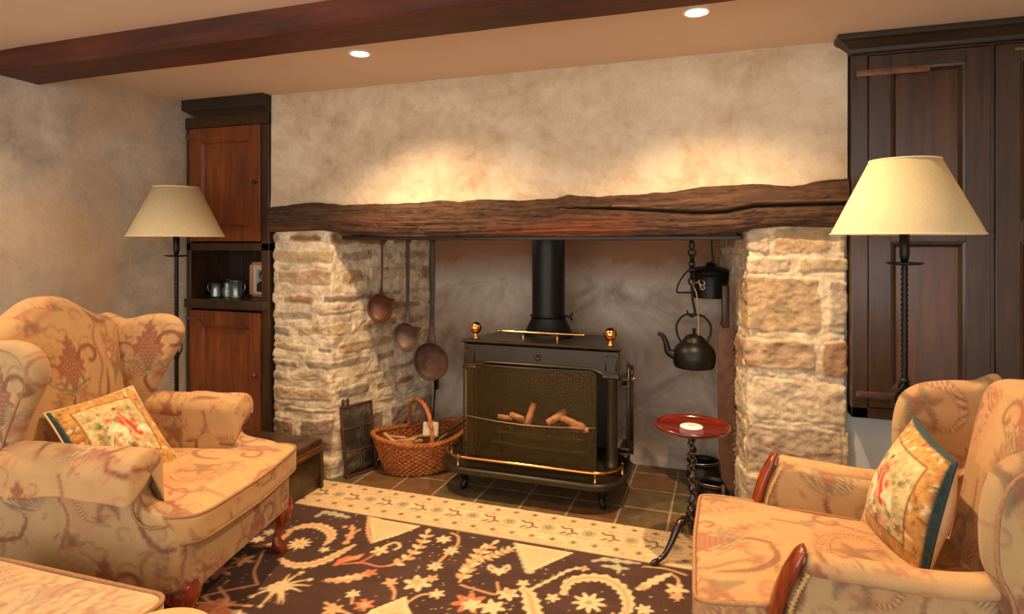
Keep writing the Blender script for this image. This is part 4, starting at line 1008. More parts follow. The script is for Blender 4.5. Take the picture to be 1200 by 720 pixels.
def chair_right():
    root = empty('show_wood_armchair', (.34, 1.95, RZ), math.radians(181), 'lower wing armchair with wooden arm fronts, its back to the right cupboard', 'armchair')
    fb = M['fabric']
    o = catmull([(-.38, -.29), (0, -.31), (.25, -.325), (.38, -.32), (.405, -.2), (.41, 0), (.405, .2), (.38, .32), (.25, .325), (0, .31), (-.38, .29), (-.40, 0)], 240, True)
    V, F = slab(o, .14, .018, rings=24, fn=lambda V: np.c_[V[:, 0], V[:, 1], V[:, 2] + .25])
    mk('seat_rail', V, F, fb, root, col=fab(off=(.1, .2), tint=(.9, .92, .92)))
    T = catmull([(-.33, -.245), (-.05, -.265), (.12, -.285), (.25, -.318), (.36, -.338), (.405, -.335), (.42, -.315), (.425, -.2), (.43, 0), (.425, .2), (.42, .315), (.405, .335), (.36, .338), (.25, .318), (.12, .285), (-.05, .265), (-.33, .245), (-.35, 0)], 330, True)
    def dome(V): return np.c_[V[:, 0], V[:, 1], V[:, 2] + .385 + .012 * (1 - ((V[:, 0] - .05) / .4) ** 2)]
    V, F = slab(T, .115, .024, .028, 0, 44, 6, dome)
    cu = mk('seat_cushion', V, F, fb, root, col=fab('auto', off=(.12, .52), tint=(.97, .92, .82), fade=.08))
    for dz in (.053, -.048):
        q = dome(np.c_[T * .994, np.zeros(len(T))]); q[:, 2] += dz
        mk('piping', *tube(q[::2], .0058, 8, closed=True), M['piping'], cu)
    B = catmull([(-.29, .22), (0, .21), (.29, .22), (.305, .5), (.305, .8), (.295, .895), (.25, .93), (.12, .945), (0, .95), (-.12, .945), (-.25, .93), (-.295, .895), (-.305, .8), (-.305, .5)], 330, True)
    def bk(V): return np.c_[-.37 - (V[:, 1] - .4) * .20 + V[:, 2], V[:, 0], V[:, 1]]
    V, F = slab(B, .13, .05, .03, 0, 48, 9, bk)
    mk('backrest', V, F, fb, root, col=fab('auto', off=(.1, .05), tint=(1.0, .95, .88)))
    for s in (-1, 1):
        A = catmull([(-.40, .19), (0, .19), (.185, .19), (.215, .30), (.218, .40), (.20, .50), (.165, .575), (.13, .59), (0, .575), (-.12, .57), (-.25, .585), (-.40, .62)], 240, True)
        def ar(V, s=s):
            return np.c_[V[:, 0], s * (.300 + .012 * np.clip((V[:, 1] - .4) / .2, 0, 1) + V[:, 2] + .02 * np.clip(V[:, 0] / .2, -1, 1)), V[:, 1]]
        mk('arm', *slab(A, .062, .028, .004, .006, 32, 7, ar), fb, root, col=fab('y', off=(.1 if s > 0 else .43, -.05), tint=(.92, .92, .9)))
        # padded top of the arm, rolling outwards
        q = catmull([(.165, s * .345, .580), (.05, s * .338, .573), (-.10, s * .328, .566), (-.2, s * .322, .575), (-.27, s * .32, .60)], 60)
        mk('arm_pad', *tube(q, np.r_[.02, .03, np.full(56, .034), .03, .02], 22, ra=np.r_[.014, .024, np.full(56, .027), .024, .014]), fb, root, col=fab('auto', off=(.3, .1), tint=(1.05, .98, .9)))
        # polished wooden arm front
        q = catmull([(.190, s * .318, .16), (.232, s * .322, .28), (.238, s * .324, .38), (.222, s * .330, .48), (.190, s * .338, .57), (.178, s * .342, .60), (.168, s * .344, .612)], 60)
        ax = np.interp(np.arange(60), [0, 40, 54, 59], [.030, .036, .036, .012]); 
        mk('arm_front', *tube(q, np.interp(np.arange(60), [0, 40, 55, 59], [.026, .031, .034, .02]), 14, ra=np.interp(np.arange(60), [0, 50, 59], [.016, .018, .008]), up=(1, 0, 0)), M['mahog'], root)
        q2 = catmull([(.175, s * .352, .20), (.212, s * .355, .30), (.214, s * .357, .38), (.197, s * .362, .48), (.163, s * .368, .565)], 70)
        mk('braid_trim', *tube(q2, .0055 + .0025 * np.cos(np.arange(70) * PI), 8), M['braid'], root)
        q3 = catmull([(.175, s * .285, .36), (.205, s * .288, .42), (.19, s * .295, .50), (.155, s * .305, .575)], 50)
        mk('braid_trim', *tube(q3, .005 + .002 * np.cos(np.arange(50) * PI), 8), M['braid'], root)
        W = catmull([(-.10, .20), (.06, .22), (.10, .45), (.125, .57), (.160, .64), (.172, .74), (.160, .83), (.12, .875), (.06, .895), (-.02, .905), (-.10, .91), (-.12, .6)], 280, True)
        def wg(V, s=s):
            return np.c_[-.335 - (V[:, 1] - .5) * .08 + V[:, 0] - .2 * V[:, 2], s * (.325 + .18 * V[:, 0] + V[:, 2]), V[:, 1]]
        V, F = slab(W, .07, .034, .006, .004, 38, 8, wg)
        mk('wing', V, F, fb, root, col=fab('y', off=(.42, -.30), tint=(.88, .90, .88)))
        # cord round the outer face of the wing
        q = np.c_[W, np.full(len(W), .030)]; c = q[:, :2].mean(0); q[:, :2] = c + (q[:, :2] - c) * .93
        mk('piping', *tube(wg(q)[::2], .005, 7, closed=True), M['piping'], root)
        mk('leg', *tube([(.33, s * .27, .19), (.335, s * .275, .1), (.34, s * .28, 0)], [.026, .022, .016], 8, sec=SQ), M['mahog'], root)
        mk('leg', *tube([(-.34, s * .25, .19), (-.37, s * .25, .09), (-.42, s * .25, 0)], [.024, .02, .016], 8, sec=SQ), M['mahog'], root)
    return root
chair_right()
pillow('tapestry_cushion', [(.405, 2.19, .465), (.49, 1.86, .455), (.555, 1.845, .785), (.555, 2.20, .805)], .17, 29,
       'tapestry cushion with teal edging on the armchair that has wooden arm fronts', -1)

# footstools -------------------------------------------------------------
def ottoman():
    root = empty('footstool', (-1.78, .99, RZ), math.radians(1.5), 'large padded footstool in striped cream and rust fabric beside the high wing armchair', 'footstool')
    T = rrect(-.40, .40, -.25, .25, .05, 10, 300)
    def stripes(V, Nn):
        x = V[:, 0] * .8 + V[:, 1] * .25; w = x + .03 * np.sin(V[:, 1] * 11) + .11 * vnoise(V[:, 0], V[:, 1], 7, 4, 3)
        t = (w * 15) % 1; n = vnoise(V[:, 0] * 3, V[:, 1], 30, 9, 3)
        a, b, c = (np.array(hexc(h)) for h in ('cdb48e', 'b88262', 'ada07e'))
        col = np.where((t < .22)[:, None], b * .8 + a * .2, np.where(((t > .5) & (t < .62))[:, None], c, a)); d = sample(DAM, V[:, 0] * 1.3, V[:, 1] * 1.3, TW, TH)
        return (col * .45 + d * .62) * (.8 + .4 * n)[:, None]
    V, F = slab(T, .14, .02, .022, 0, 40, 6, lambda V: np.c_[V[:, 0], V[:, 1], V[:, 2] + .325])
    cu = mk('seat_pad', V, F, M['fabric'], root, col=stripes)
    mk('piping', *tube(np.c_[T * .993, np.full(len(T), .3935)][::2], .0065, 8, closed=True), M['piping'], cu)
    V, F = slab(rrect(-.385, .385, -.235, .235, .04, 8, 240), .10, .01, rings=10, fn=lambda V: np.c_[V[:, 0], V[:, 1], V[:, 2] + .21])
    mk('skirt', V, F, M['fabric'], root, col=stripes)
    for a in (-.33, .33):
        for b in (-.19, .19): mk('leg', *lathe([(.012, 0), (.022, .01), (.016, .05), (.026, .1), (.026, .165)], (a, b, 0), 16), M['mahog'], root)
ottoman()
def pouffe(x, y, z, r, name, tint, label):
    root = empty(name, (x, y, RZ), 0, label, 'footstool')
    pr_ = [(.001, z), (r * .5, z - .004), (r * .85, z - .018), (r, z - .05), (r * .98, z - .09), (r * .9, z - .10), (.001, z - .10)]
    q = catmull(pr_, 40); V, F = lathe(q, n=60)
    mk('pad', V, F, M['fabric'], root, col=fab('auto', tint=tint, fade=.5))
    for k in range(3):
        a = k * 2.1 + .5; mk('leg', *tube([(math.cos(a) * r * .55, math.sin(a) * r * .55, z - .10), (math.cos(a) * r * .8, math.sin(a) * r * .8, 0)], [.014, .010], 8), M['mahog'], root)
pouffe(-1.14, .985, .518, .125, 'round_stool', (1.25, 1.3, 1.25), 'round cream fabric stool top just below the front leg of the high wing armchair')
pouffe(-.675, 1.155, .512, .10, 'small_stool', (.9, .95, 1.0), 'small grey rounded stool top at the bottom edge over the rug')

# ================================================================ CHEST
ch = empty('wooden_chest', (-2.34, 2.575, RZ), 0, 'low dark leather-covered chest with a studded lid between armchair and stone pier', 'chest')
mk('body', *box(-.262, .262, -.245, .245, 0, .20, .006), M['leather'], ch)
mk('lid', *box(-.27, .272, -.25, .25, .203, .268, .010, 3), M['leather'], ch)
mk('lid_edge', *box(.268, .277, -.247, .247, .196, .218, .003), M['leather_edge'], ch)
g = G()
for k in range(34): g.add(*lathe([(.001, .004), (.004, .002), (.005, 0)], (0, 0, 0), 8)); V = g.V[-1]; g.V[-1] = np.c_[.273 + V[:, 2], V[:, 1] - .238 + k * .0144, V[:, 0] + .230]
g.mk('stud_row', M['brass'], ch)
for a in (-.243, .243): mk('corner_strap', *box(.255, .276, a - .010, a + .010, .0, .20, .003), M['leather'], ch)

# ================================================================ FLOOR LAMPS
def floor_lamp(x, y, rz, label):
    root = empty('floor_lamp', (x, y, .0), rz, label, 'lamp', 'matching iron floor lamps')
    r0, r1, z0, z1 = .230, .108, 1.372, 1.628
    mk('lamp_shade', *lathe([(r0, z0), (r1, z1), (r1 - .003, z1), (r0 - .003, z0)], n=72, cap=False), M['shade'], root)
    V, F = tube([(r0 * math.cos(t) * .998, r0 * math.sin(t) * .998, z0) for t in np.linspace(0, 2 * PI, 72, endpoint=False)], .003, 6, closed=True); mk('lower_rim', V, F, M['cream'], root)
    g = G(); g.add(*tube([(r1 * math.cos(t), r1 * math.sin(t), z1) for t in np.linspace(0, 2 * PI, 60, endpoint=False)], .003, 6, closed=True)); g.mk('upper_rim', M['cream'], root)
    g = G()
    for k in range(3): a = k * 2.094; g.add(*tube([(0, 0, 1.585), (r1 * math.cos(a), r1 * math.sin(a), 1.615)], .0022, 6))
    g.add(*lathe([(.008, 1.26), (.016, 1.30), (.016, 1.37), (.010, 1.375), (.008, 1.59)], n=20)); g.mk('lamp_holder', M['iron'], root)
    mk('bulb', *lathe([(.001, 1.50), (.02, 1.49), (.028, 1.46), (.02, 1.42), (.012, 1.385), (.012, 1.376)], n=24), M['white'], root)
    zz = np.linspace(.12, 1.265, 240); mk('pole', *tube(np.c_[np.zeros(240), np.zeros(240), zz], .0105, 8, twist=2 * PI * 16, sec=SQ), M['iron'], root)
    mk('drip_pan', *lathe([(.001, 1.262), (.05, 1.266), (.058, 1.272), (.056, 1.274), (.001, 1.268)], n=40), M['iron'], root)
    g = G()
    for k in range(4):   # basket twist of four iron strands half way up
        a = k * PI / 2; t = np.linspace(0, 1, 30); rr = .008 + .020 * np.sin(PI * t); aa = a + 2.6 * t
        g.add(*tube(np.c_[rr * np.cos(aa), rr * np.sin(aa), .74 + .12 * t], .0042, 6))
    g.add(*lathe([(.012, .735), (.017, .742), (.012, .75)], n=16)); g.add(*lathe([(.012, .855), (.017, .862), (.012, .87)], n=16)); g.mk('twisted_basket', M['iron'], root)
    for k in range(3):
        a = k * 2.094 + .5; c, s = math.cos(a), math.sin(a)
        q = catmull([(0, 0, .20), (.03, 0, .15), (.10, 0, .10), (.17, 0, .035), (.20, 0, .012), (.225, 0, .02), (.228, 0, .04), (.21, 0, .045)], 40)
        mk('foot', *tube(np.c_[q[:, 0] * c, q[:, 0] * s, q[:, 2]], .0085, 8), M['iron'], root)
floor_lamp(-2.715, 2.47, 0, 'twisted iron floor lamp with a cream cone shade against the left wall')
floor_lamp(.59, 2.47, .3, 'twisted iron floor lamp with a cream cone shade in front of the large wall cupboard')

# ================================================================ WINE TABLE
wt = empty('wine_table', (-.133, 2.727, .009), 0, 'small round mahogany tripod table with a twisted stem', 'side table')
H = .545
mk('table_top', *lathe([(.001, H - .012), (.06, H - .014), (.12, H - .012), (.148, H - .004), (.157, H + .006), (.156, H + .014), (.150, H + .015), (.145, H + .006), (.138, H + .002), (.001, H + .001)], n=72), M['tray_wood'], wt)
prf = [(.030, H - .013), (.03, H - .02), (.014, H - .03), (.018, H - .05), (.012, H - .06)]
g = G(); g.add(*lathe(prf, n=24))
n = 160; zz = np.linspace(.20, H - .055, n); P = np.zeros((n, 24, 3)); th = np.linspace(0, 2 * PI, 24, endpoint=False)
for i in range(n):
    a = (zz[i]) * 2 * PI / .050; env = min(1, (zz[i] - .19) / .03, (H - .045 - zz[i]) / .03)
    P[i, :, 0] = .0065 * env * math.cos(a) + .0150 * np.cos(th); P[i, :, 1] = .0065 * env * math.sin(a) + .0150 * np.sin(th); P[i, :, 2] = zz[i]
g.add(*grid(P, wrap_v=True, cap=True))
g.add(*lathe([(.012, .21), (.020, .20), (.022, .19), (.016, .18), (.022, .165), (.026, .13), (.022, .10), (.010, .085), (.001, .08)], n=24)); g.mk('stem', M['turned'], wt)
for k in range(3):
    a = math.atan2(-.137, -.147) + k * 2.0944; c, s = math.cos(a), math.sin(a)
    q = catmull([(.012, 0, .150), (.045, 0, .155), (.080, 0, .125), (.110, 0, .075), (.145, 0, .030), (.185, 0, .012), (.212, 0, .0105)], 50)
    r = np.interp(np.arange(50), [0, 12, 30, 42, 46, 49], [.020, .017, .012, .010, .013, .006])
    mk('leg', *tube(np.c_[q[:, 0] * c, q[:, 0] * s, q[:, 2]], r, 12, up=(0, 0, 1)), M['turned'], wt)
co = empty('coaster', (-.135, 2.722, .009 + H + .0015), 0, 'round white coaster with a small gold print on the tripod table', 'coaster')
mk('disc', *lathe([(.001, 0), (.046, 0), (.048, .003), (.045, .006), (.001, .006)], n=40), M['white'], co)
g = G(); g.add(*tube(catmull([(-.016, -.004, .0064), (-.006, .004, .0064), (.004, -.002, .0064), (.014, .004, .0064)], 16), .002, 6)); g.add(*tube([(.0, -.008, .0064), (.004, .010, .0064)], .0015, 6)); g.mk('gold_print', M['gold_print'], co)

# ================================================================ STOVE
SX = -.93
st = empty('wood_stove', (SX, 3.2, .001), 0, 'black Franklin style stove with brass rails and ball finials in the fireplace', 'stove')
st['label'] = 'black cast iron stove with brass rails and ball finials under the lintel'
sm = M['stove']
def sp(V): V = np.asarray(V, float).copy(); V[:, 0] -= SX; V[:, 1] -= 3.2; V[:, 2] -= .001; return V
def part(name, V, F, m, parent=None, smooth=True):
    o = mk(name, sp(V), F, m, parent or st, smooth); return o
# mantel plate (trapezoid, moulded edge)
def plate(zs_offs, x0, x1, yf, xb0, xb1, yb):
    rows = []
    for z, o in zs_offs: rows.append([(x0 + -o, yf - o, z), (x1 + o, yf - o, z), (xb1 + o, yb, z), (xb0 - o, yb, z)])
    return grid(np.array(rows, float), wrap_v=True, cap=True)
part('mantel_plate', *plate([(.785, -.02), (.792, -.008), (.797, .002), (.803, .004), (.808, .002), (.811, -.004)], -1.365, -.490, 3.09, -1.25, -.61, 3.47), sm, smooth=False)
# body shell: sides, back, floor, roof of the firebox
g = G()
g.add(*prism([(-1.345, 3.13), (-1.325, 3.13), (-1.225, 3.46), (-1.245, 3.46)], .16, .787, lambda V: V)); g.add(*prism([(-.535, 3.13), (-.515, 3.13), (-.615, 3.46), (-.635, 3.46)], .16, .787, lambda V: V))
g.add(*box(-1.245, -.615, 3.44, 3.46, .16, .787, 0)); g.add(*box(-1.33, -.53, 3.13, 3.455, .165, .185, 0)); g.add(*prism([(-1.34, 3.14), (-.52, 3.14), (-.62, 3.45), (-1.24, 3.45)], .76, .785, lambda V: V))
V = np.vstack(g.V); g2 = mk('firebox', sp(V), g.F, M['iron_mat'], st, smooth=False)
# frieze with dropped corner capitals
a, b = -1.350, -.508
fz = [(a, .785), (a, .668), (a + .075, .668), (a + .095, .678), (a + .13, .690), (b - .13, .690), (b - .095, .678), (b - .075, .668), (b, .668), (b, .785)]
part('frieze', *prism(fz, 0, .045, xz(3.095)), sm, smooth=False)
mold = [(a, 3.088, .672), (a + .075, 3.088, .672), (a + .10, 3.088, .684), (a + .135, 3.088, .695), (b - .135, 3.088, .695), (b - .10, 3.088, .684), (b - .075, 3.088, .672), (b, 3.088, .672)]
part('frieze_moulding', *tube(resample(mold, 120), .006, 8, up=(0, 1, 0)), sm)
for cx in (a + .036, b - .036):   # arched raised fields and capital
    q = [(cx - .026, .690), (cx - .026, .752)] + [(cx + .026 * -math.cos(t), .752 + .02 * math.sin(t)) for t in np.linspace(0, PI, 10)] + [(cx + .026, .752), (cx + .026, .690)]
    V, F = tube(np.array([(p[0], 3.094, p[1]) for p in q]), .0035, 6, up=(0, 1, 0)); part('arched_field', V, F, sm)
    part('capital', *box(cx - .042, cx + .042, 3.082, 3.15, .652, .668, .004), sm)
    part('pilaster', *lathe([(.030, .19), (.034, .195), (.034, .21), (.028, .22), (.026, .24), (.025, .62), (.028, .635), (.032, .64), (.032, .652)], (cx, 3.118, 0), 28), sm)
g = G()
for k in range(8):
    t = k * PI / 4; g.add(*tube([(-.929 + .006 * math.cos(t), 3.0935, .738 + .006 * math.sin(t)), (-.929 + .022 * math.cos(t), 3.0925, .738 + .022 * math.sin(t))], [.006, .003], 8, up=(0, 1, 0)))
V, F = lathe([(.001, .006), (.008, .003), (.009, 0)], n=14); g.add(np.c_[V[:, 0] - .929, 3.093 - V[:, 2], V[:, 1] + .738], F); part('rosette', np.vstack(g.V), g.F, sm)
# tray shelf with rounded front corners
def tray_outline(off):
    x0, x1, yf, yb, r = -1.468 - off, -.462 + off, 2.935 - off, 3.45, .17 + off
    p = [(x0 + .10, yb), (x0, yb - .14), (x0, yf + r)]
    for t in np.linspace(PI, 1.5 * PI, 12)[1:]: p.append((x0 + r + r * math.cos(t), yf + r + r * math.sin(t)))
    for t in np.linspace(1.5 * PI, 2 * PI, 12): p.append((x1 - r + r * math.cos(t), yf + r + r * math.sin(t)))
    p += [(x1, yb - .14), (x1 - .10, yb)]
    return resample(np.array(p + [p[0]]), 160, True)
rows = [np.c_[tray_outline(o), np.full(160, z)] for o, z in ((-.03, .128), (-.012, .130), (-.004, .138), (-.006, .146), (.0, .150), (.003, .157), (0, .164), (-.006, .168), (-.02, .166), (-.035, .160))]
V, F = grid(np.array(rows), wrap_v=True, cap=True); part('tray', V, F, sm)
# brass gallery round the tray
q = tray_outline(-.03); sel = q[(q[:, 1] < 3.16)]; i0 = np.argmin(sel[:, 0] + (3.16 - sel[:, 1]) * 3 * 0 + np.abs(sel[:, 1] - 3.16)); 
arc = [(-1.438, 3.14)] + [(-1.438 + .14 + .14 * math.cos(t), 2.965 + .14 + .14 * math.sin(t)) for t in np.linspace(PI, 1.5 * PI, 10)] + [(-.492 - .14 + .14 * math.cos(t), 2.965 + .14 + .14 * math.sin(t)) for t in np.linspace(1.5 * PI, 2 * PI, 10)] + [(-.492, 3.14)]
arc = resample(np.array(arc), 110)
rl = part('tray_rail', *tube(np.c_[arc, np.full(110, .213)], .0075, 10), M['brass'])
def post(x, y, z, h, r=.006):
    part('rail_post', *lathe([(r * 1.5, 0), (r * 1.6, .004), (r * .7, .009), (r, h * .45), (r * .6, h * .6), (r * .8, h - .004), (r * 1.25, h), (r * 1.3, h + .007), (.001, h + .011)], (x, y, z), 14), M['brass'])
for x, y in ((-1.438, 3.13), (-1.33, 2.972), (-.60, 2.972), (-.492, 3.13)): post(x, y, .165, .048)
# brass rail on top and ball finials
part('top_rail', *tube(np.c_[np.linspace(-1.17, -.70, 20), np.full(20, 3.16), np.full(20, .855)], .0055, 10), M['brass'])
for x in (-1.17, -.70): part('rail_end', *lathe([(.001, -.009), (.008, -.005), (.009, 0), (.008, .005), (.001, .009)], (x, 3.16, .855), 12), M['brass'])
for x in (-1.03, -.84): post(x, 3.16, .810, .042, .005)
for x in (-1.295, -.552):
    part('ball_finial', *lathe([(.018, 0), (.019, .005), (.012, .012), (.009, .02), (.012, .028)] + [(.034 * math.sin(t), .060 - .034 * math.cos(t)) for t in np.linspace(.35, PI - .02, 18)], (x, 3.13, .811), 30), M['brass'])
# legs
for x, y in ((-1.34, 3.08), (-.585, 3.08), (-1.28, 3.40), (-.64, 3.40)):
    s_ = -1 if x < SX else 1
    q = catmull([(x - s_ * .02, y + .01, .135), (x, y, .09), (x - s_ * .004, y + .0, .045), (x + s_ * .008, y - .014, .014), (x + s_ * .012, y - .020, .009)], 26)
    part('leg', *tube(q, np.interp(np.arange(26), [0, 8, 16, 22, 25], [.046, .032, .016, .018, .012]), 12, up=(0, 1, 0)), M['iron'])
# flue
fl_ = part('flue_collar', *lathe([(.145, .811), (.145, .817), (.14, .824), (.101, .905), (.101, .918), (.107, .920), (.107, .928), (.096, .931)], (-.948, 3.37, 0), 48, sy=.8, cap=False), M['iron'])
part('flue_pipe', *lathe([(.0935, .925), (.0935, 1.76)], (-.948, 3.37, 0), 48, cap=False), M['iron'])
g = G(); g.add(*tube([(-.855, 3.36, .924), (-.815, 3.35, .924)], .004, 8)); g.add(*tube([(-.818, 3.35, .924), (-.800, 3.345, .945)], .005, 8)); g.add(*tube([(-.818, 3.35, .924), (-.803, 3.345, .903)], .005, 8))
part('damper_handle', np.vstack(g.V), g.F, M['iron'])
# spark guard leaning on the opening: slightly bowed mesh in a thin frame
def gs(V):
    x = V[:, 0]; t = (x - (-1.335)) / .722
    return np.c_[x, 3.060 - .03 * np.sin(PI * np.clip(t, 0, 1)) + V[:, 2], V[:, 1]]
ol = rrect(-1.335, -.613, .182, .688, .03, 6, 240)
V, F = slab(ol, .003, .001, 0, 0, 24, 2, gs); part('spark_guard', V, F, M['mesh'])
sg = st.children[-1]
q = gs(np.c_[ol, np.zeros(len(ol))]); mk('guard_frame', *tube(sp(q), .0042, 8, closed=True, up=(0, 1, 0)), sm, sg)
q = gs(np.c_[np.linspace(-1.335, -.613, 40), .408 - .012 * np.sin(np.linspace(0, PI, 40)), np.full(40, -.004)]); mk('guard_wire', *tube(sp(q), .0016, 6), M['steel'], sg)
# folded door panels on the right side
g = G()
for yy, zt in ((3.17, .70), (3.30, .66)): g.add(*tube([(-.468, yy, .215), (-.468, yy, zt)], .009, 8)); g.add(*lathe([(.001, 0), (.012, .01), (.004, .03), (.001, .036)], (-.468, yy, zt), 10))
g.add(*box(-.476, -.470, 3.165, 3.305, .27, .62, .001))
for z in (.255, .28, .60, .635): g.add(*box(-.515, -.462, 3.160, 3.315, z - .006, z + .006, .002))
part('folded_door', np.vstack(g.V), g.F, sm)
mk('door_handle', *tube(sp(np.array([(-.462, 3.20, .640), (-.435, 3.19, .640)])), .004, 8), M['steel'], st.children[-1])
# grate inside
g = G()
for k in range(22): x = -1.16 + k * .021; g.add(*tube(catmull([(x, 3.20, .31), (x, 3.16, .315), (x, 3.15, .355)], 8), .004, 6))
g.add(*box(-1.19, -.69, 3.146, 3.156, .352, .362, .002)); g.add(*box(-1.19, -.69, 3.146, 3.40, .300, .312, .002)); g.add(*box(-1.20, -.68, 3.10, 3.14, .25, .26, .002))
for x in (-1.17, -.71): g.add(*box(x - .01, x + .01, 3.17, 3.39, .184, .302, .002))
part('log_grate', np.vstack(g.V), g.F, M['iron_mat'])
def logpiece(x, y, z, L, r, az, ax, m, seed, label, cat='log'):
    rr = np.random.default_rng(seed); n = 14; k = 12; t = np.linspace(-.5, .5, n); P = np.zeros((n, k, 3)); th = np.linspace(0, 2 * PI, k, endpoint=False)
    for i in range(n):
        q = r * (1 + .25 * (rr.random(k) - .5)) * (1 if abs(t[i]) < .46 else .86); P[i, :, 0] = t[i] * L; P[i, :, 1] = q * np.cos(th); P[i, :, 2] = q * np.sin(th)
    V, F = grid(P, wrap_v=True, cap=True); V = rot(V, 'Y', ax); V = rot(V, 'Z', az)
    o = mk('fire_log', V + 0, F, m, None, smooth=False); o.location = (x, y, z); return tag(o, label, cat, 'logs in the stove')
LG = [(-1.10, 3.24, .340, .16, .026, .3, .0, 'charlog', 'dark charred log at the left end of the stove grate'), (-.93, 3.29, .342, .30, .029, -.1, 0, 'charlog', 'long charred log lying across the back of the stove grate'),
      (-.78, 3.23, .339, .17, .026, -.3, 0, 'charlog', 'dark log at the right end of the stove grate'), (-1.005, 3.205, .400, .13, .017, .4, -1.25, 'ember', 'pale split log standing upright in the stove'),
      (-1.15, 3.20, .372, .08, .013, .5, .2, 'ember', 'small pale chip at the left end of the stove fire'), (-1.075, 3.19, .385, .09, .015, -.4, .1, 'ember', 'pale short log left of the upright one in the stove'),
      (-.86, 3.215, .395, .12, .018, .6, -.5, 'ember', 'pale tilted log right of the upright one in the stove'), (-.765, 3.205, .378, .14, .017, -.2, .25, 'ember', 'pale log sloping to the right in the stove fire'), (-.73, 3.19, .35, .10, .014, .1, 0, 'ember', 'lowest pale log at the right of the stove fire')]
for k, (x, y, z, L, r, az, ax, m, lb) in enumerate(LG): logpiece(x, y, z, L, r, az, ax, M[m], k, lb)

# ================================================================ LOG BASKET
def basket():
    cx, cy = -1.72, 3.29; rz = math.radians(47)
    root = empty('wicker_basket', (cx, cy, .002), rz, 'oval wicker log basket with an arched handle between grate and stove', 'basket')
    n, m = 360, 56; th = np.linspace(0, 2 * PI, n, endpoint=False); P = np.zeros((m, n, 3)); C = np.zeros((m, n, 3)); rows = 15
    c1, c2, c3 = (np.array(hexc(h)) for h in ('a5602c', '7c3f1a', 'c98a50'))
    A0, B0, A1, B1 = .20, .15, .280, .210
    def rim(t): return .185 + .035 * np.cos(t) ** 2
    for i in range(m):
        f = i / (m - 1); g_ = f ** .8
        row = f * rows; ph = np.where(int(row) % 2, 0, PI); w = .005 * np.cos(th * 36 + ph) * math.sin(PI * (row % 1)) ** .5 + .003 * math.sin(PI * (row % 1))
        A = A0 + (A1 - A0) * g_ + w; B = B0 + (B1 - B0) * g_ + w
        P[i, :, 0] = A * np.cos(th); P[i, :, 1] = B * np.sin(th); P[i, :, 2] = f * rim(th)
        k = (w / .008)[:, None]; v = vnoise(th * 20, np.full(n, int(row) * 1.7), 1, 3, 1)[:, None]
        C[i] = c2 + (c1 - c2) * np.clip(.5 + k, 0, 1) ; C[i] = C[i] * (.6 + .8 * v)
    V, F = grid(P, wrap_v=True); k = len(V); V = np.vstack([V, [[0, 0, .004]]]); C = np.vstack([C.reshape(-1, 3), [c2]]); F += [(k, (j + 1) % n, j) for j in range(n)]
    b = mk('woven_body', V, F, M['wicker'], root, col=C); s_ = b.modifiers.new('thickness', 'SOLIDIFY'); s_.thickness = .006
    g = G()
    for k in range(3):
        t = np.linspace(0, 2 * PI, 260, endpoint=False); a = t * 22 + k * 2.094; R = .008
        g.add(*tube(np.c_[(A1 + R * np.cos(a)) * np.cos(t), (B1 + R * np.cos(a)) * np.sin(t), rim(t) + .004 + R * np.sin(a)], .0072, 6, closed=True))
    g.mk('braided_rim', M['wicker'], root, col=lambda V, N_: c1 * (.6 + .8 * vnoise(V[:, 0], V[:, 1], 40, 2, 2))[:, None])
    g = G()
    for k in range(3):
        t = np.linspace(0, PI, 110); a = t * 9 + k * 2.094; R = .006; rr = np.c_[np.zeros(110), (B1 - .004) * np.cos(t) * (1 + .05 * np.sin(t)), .19 + .205 * np.sin(t) ** .8]
        g.add(*tube(rr + np.c_[R * np.cos(a), R * np.sin(a) * np.cos(t), R * np.sin(a) * np.sin(t)], .0068, 7, up=(1, 0, 0)))
    for s in (-1, 1): g.add(*tube([(.012, s * B1, .20), (-.012, s * B1, .165), (.012, s * B1, .12)], .005, 6)); 
    g.mk('handle', M['wicker'], root, col=lambda V, N_: c1 * 1.1 * (.6 + .8 * vnoise(V[:, 1], V[:, 2], 40, 2, 2))[:, None])
    R = Matrix.Rotation(rz, 3, 'Z'); r = np.random.default_rng(3)
    # kindling, a card and irons lying in the basket
    K = [(-.15, -.03, .17, .14, .5, .15), (-.11, -.05, .185, .12, -.6, -.1), (-.17, .02, .175, .13, 1.3, .1), (-.08, -.07, .175, .15, .1, .05), (-.13, .05, .18, .11, -.3, .2), (-.05, -.03, .17, .13, .9, 0), (-.19, -.01, .20, .09, -1.1, .5), (-.02, .03, .165, .14, .2, 0), (.08, .02, .16, .15, -.5, .1), (.13, -.03, .165, .13, .7, 0)]
    names = ['nearest the rim', 'crossing the first', 'at the basket end', 'long flat', 'behind the handle foot', 'under the handle', 'upright thin', 'in the middle', 'near the stove', 'right beside the irons']
    for i, (x, y, z, L, az, ax) in enumerate(K):
        V, F = box(-L / 2, L / 2, -.011, .011, -.005, .005, .002); V = np.asarray(V); V[:, 1] += .004 * np.sin(V[:, 0] * 30); V = rot(V, 'Y', ax); V = rot(V, 'Z', az)
        o = mk('kindling_stick', V, F, M['kindling'], None, smooth=False); p = R @ Vector((x, y, 0)); o.location = (cx + p.x, cy + p.y, z + .004); o.rotation_euler = (0, 0, rz)
        tag(o, 'pale split kindling stick in the wicker basket', 'firewood', 'kindling in the wicker basket')
    V, F = slab(rrect(-.045, .045, -.04, .04, .008, 4, 60), .006, .002, .004, 0, 8, 2); V = rot(V, 'X', 1.25); V = rot(V, 'Z', .3)
    o = mk('firelighter_packet', V, F, M['card'], None); p = R @ Vector((.045, -.06, 0)); o.location = (cx + p.x, cy + p.y, .235); tag(o, 'pale square card packet standing in the wicker basket', 'packet')
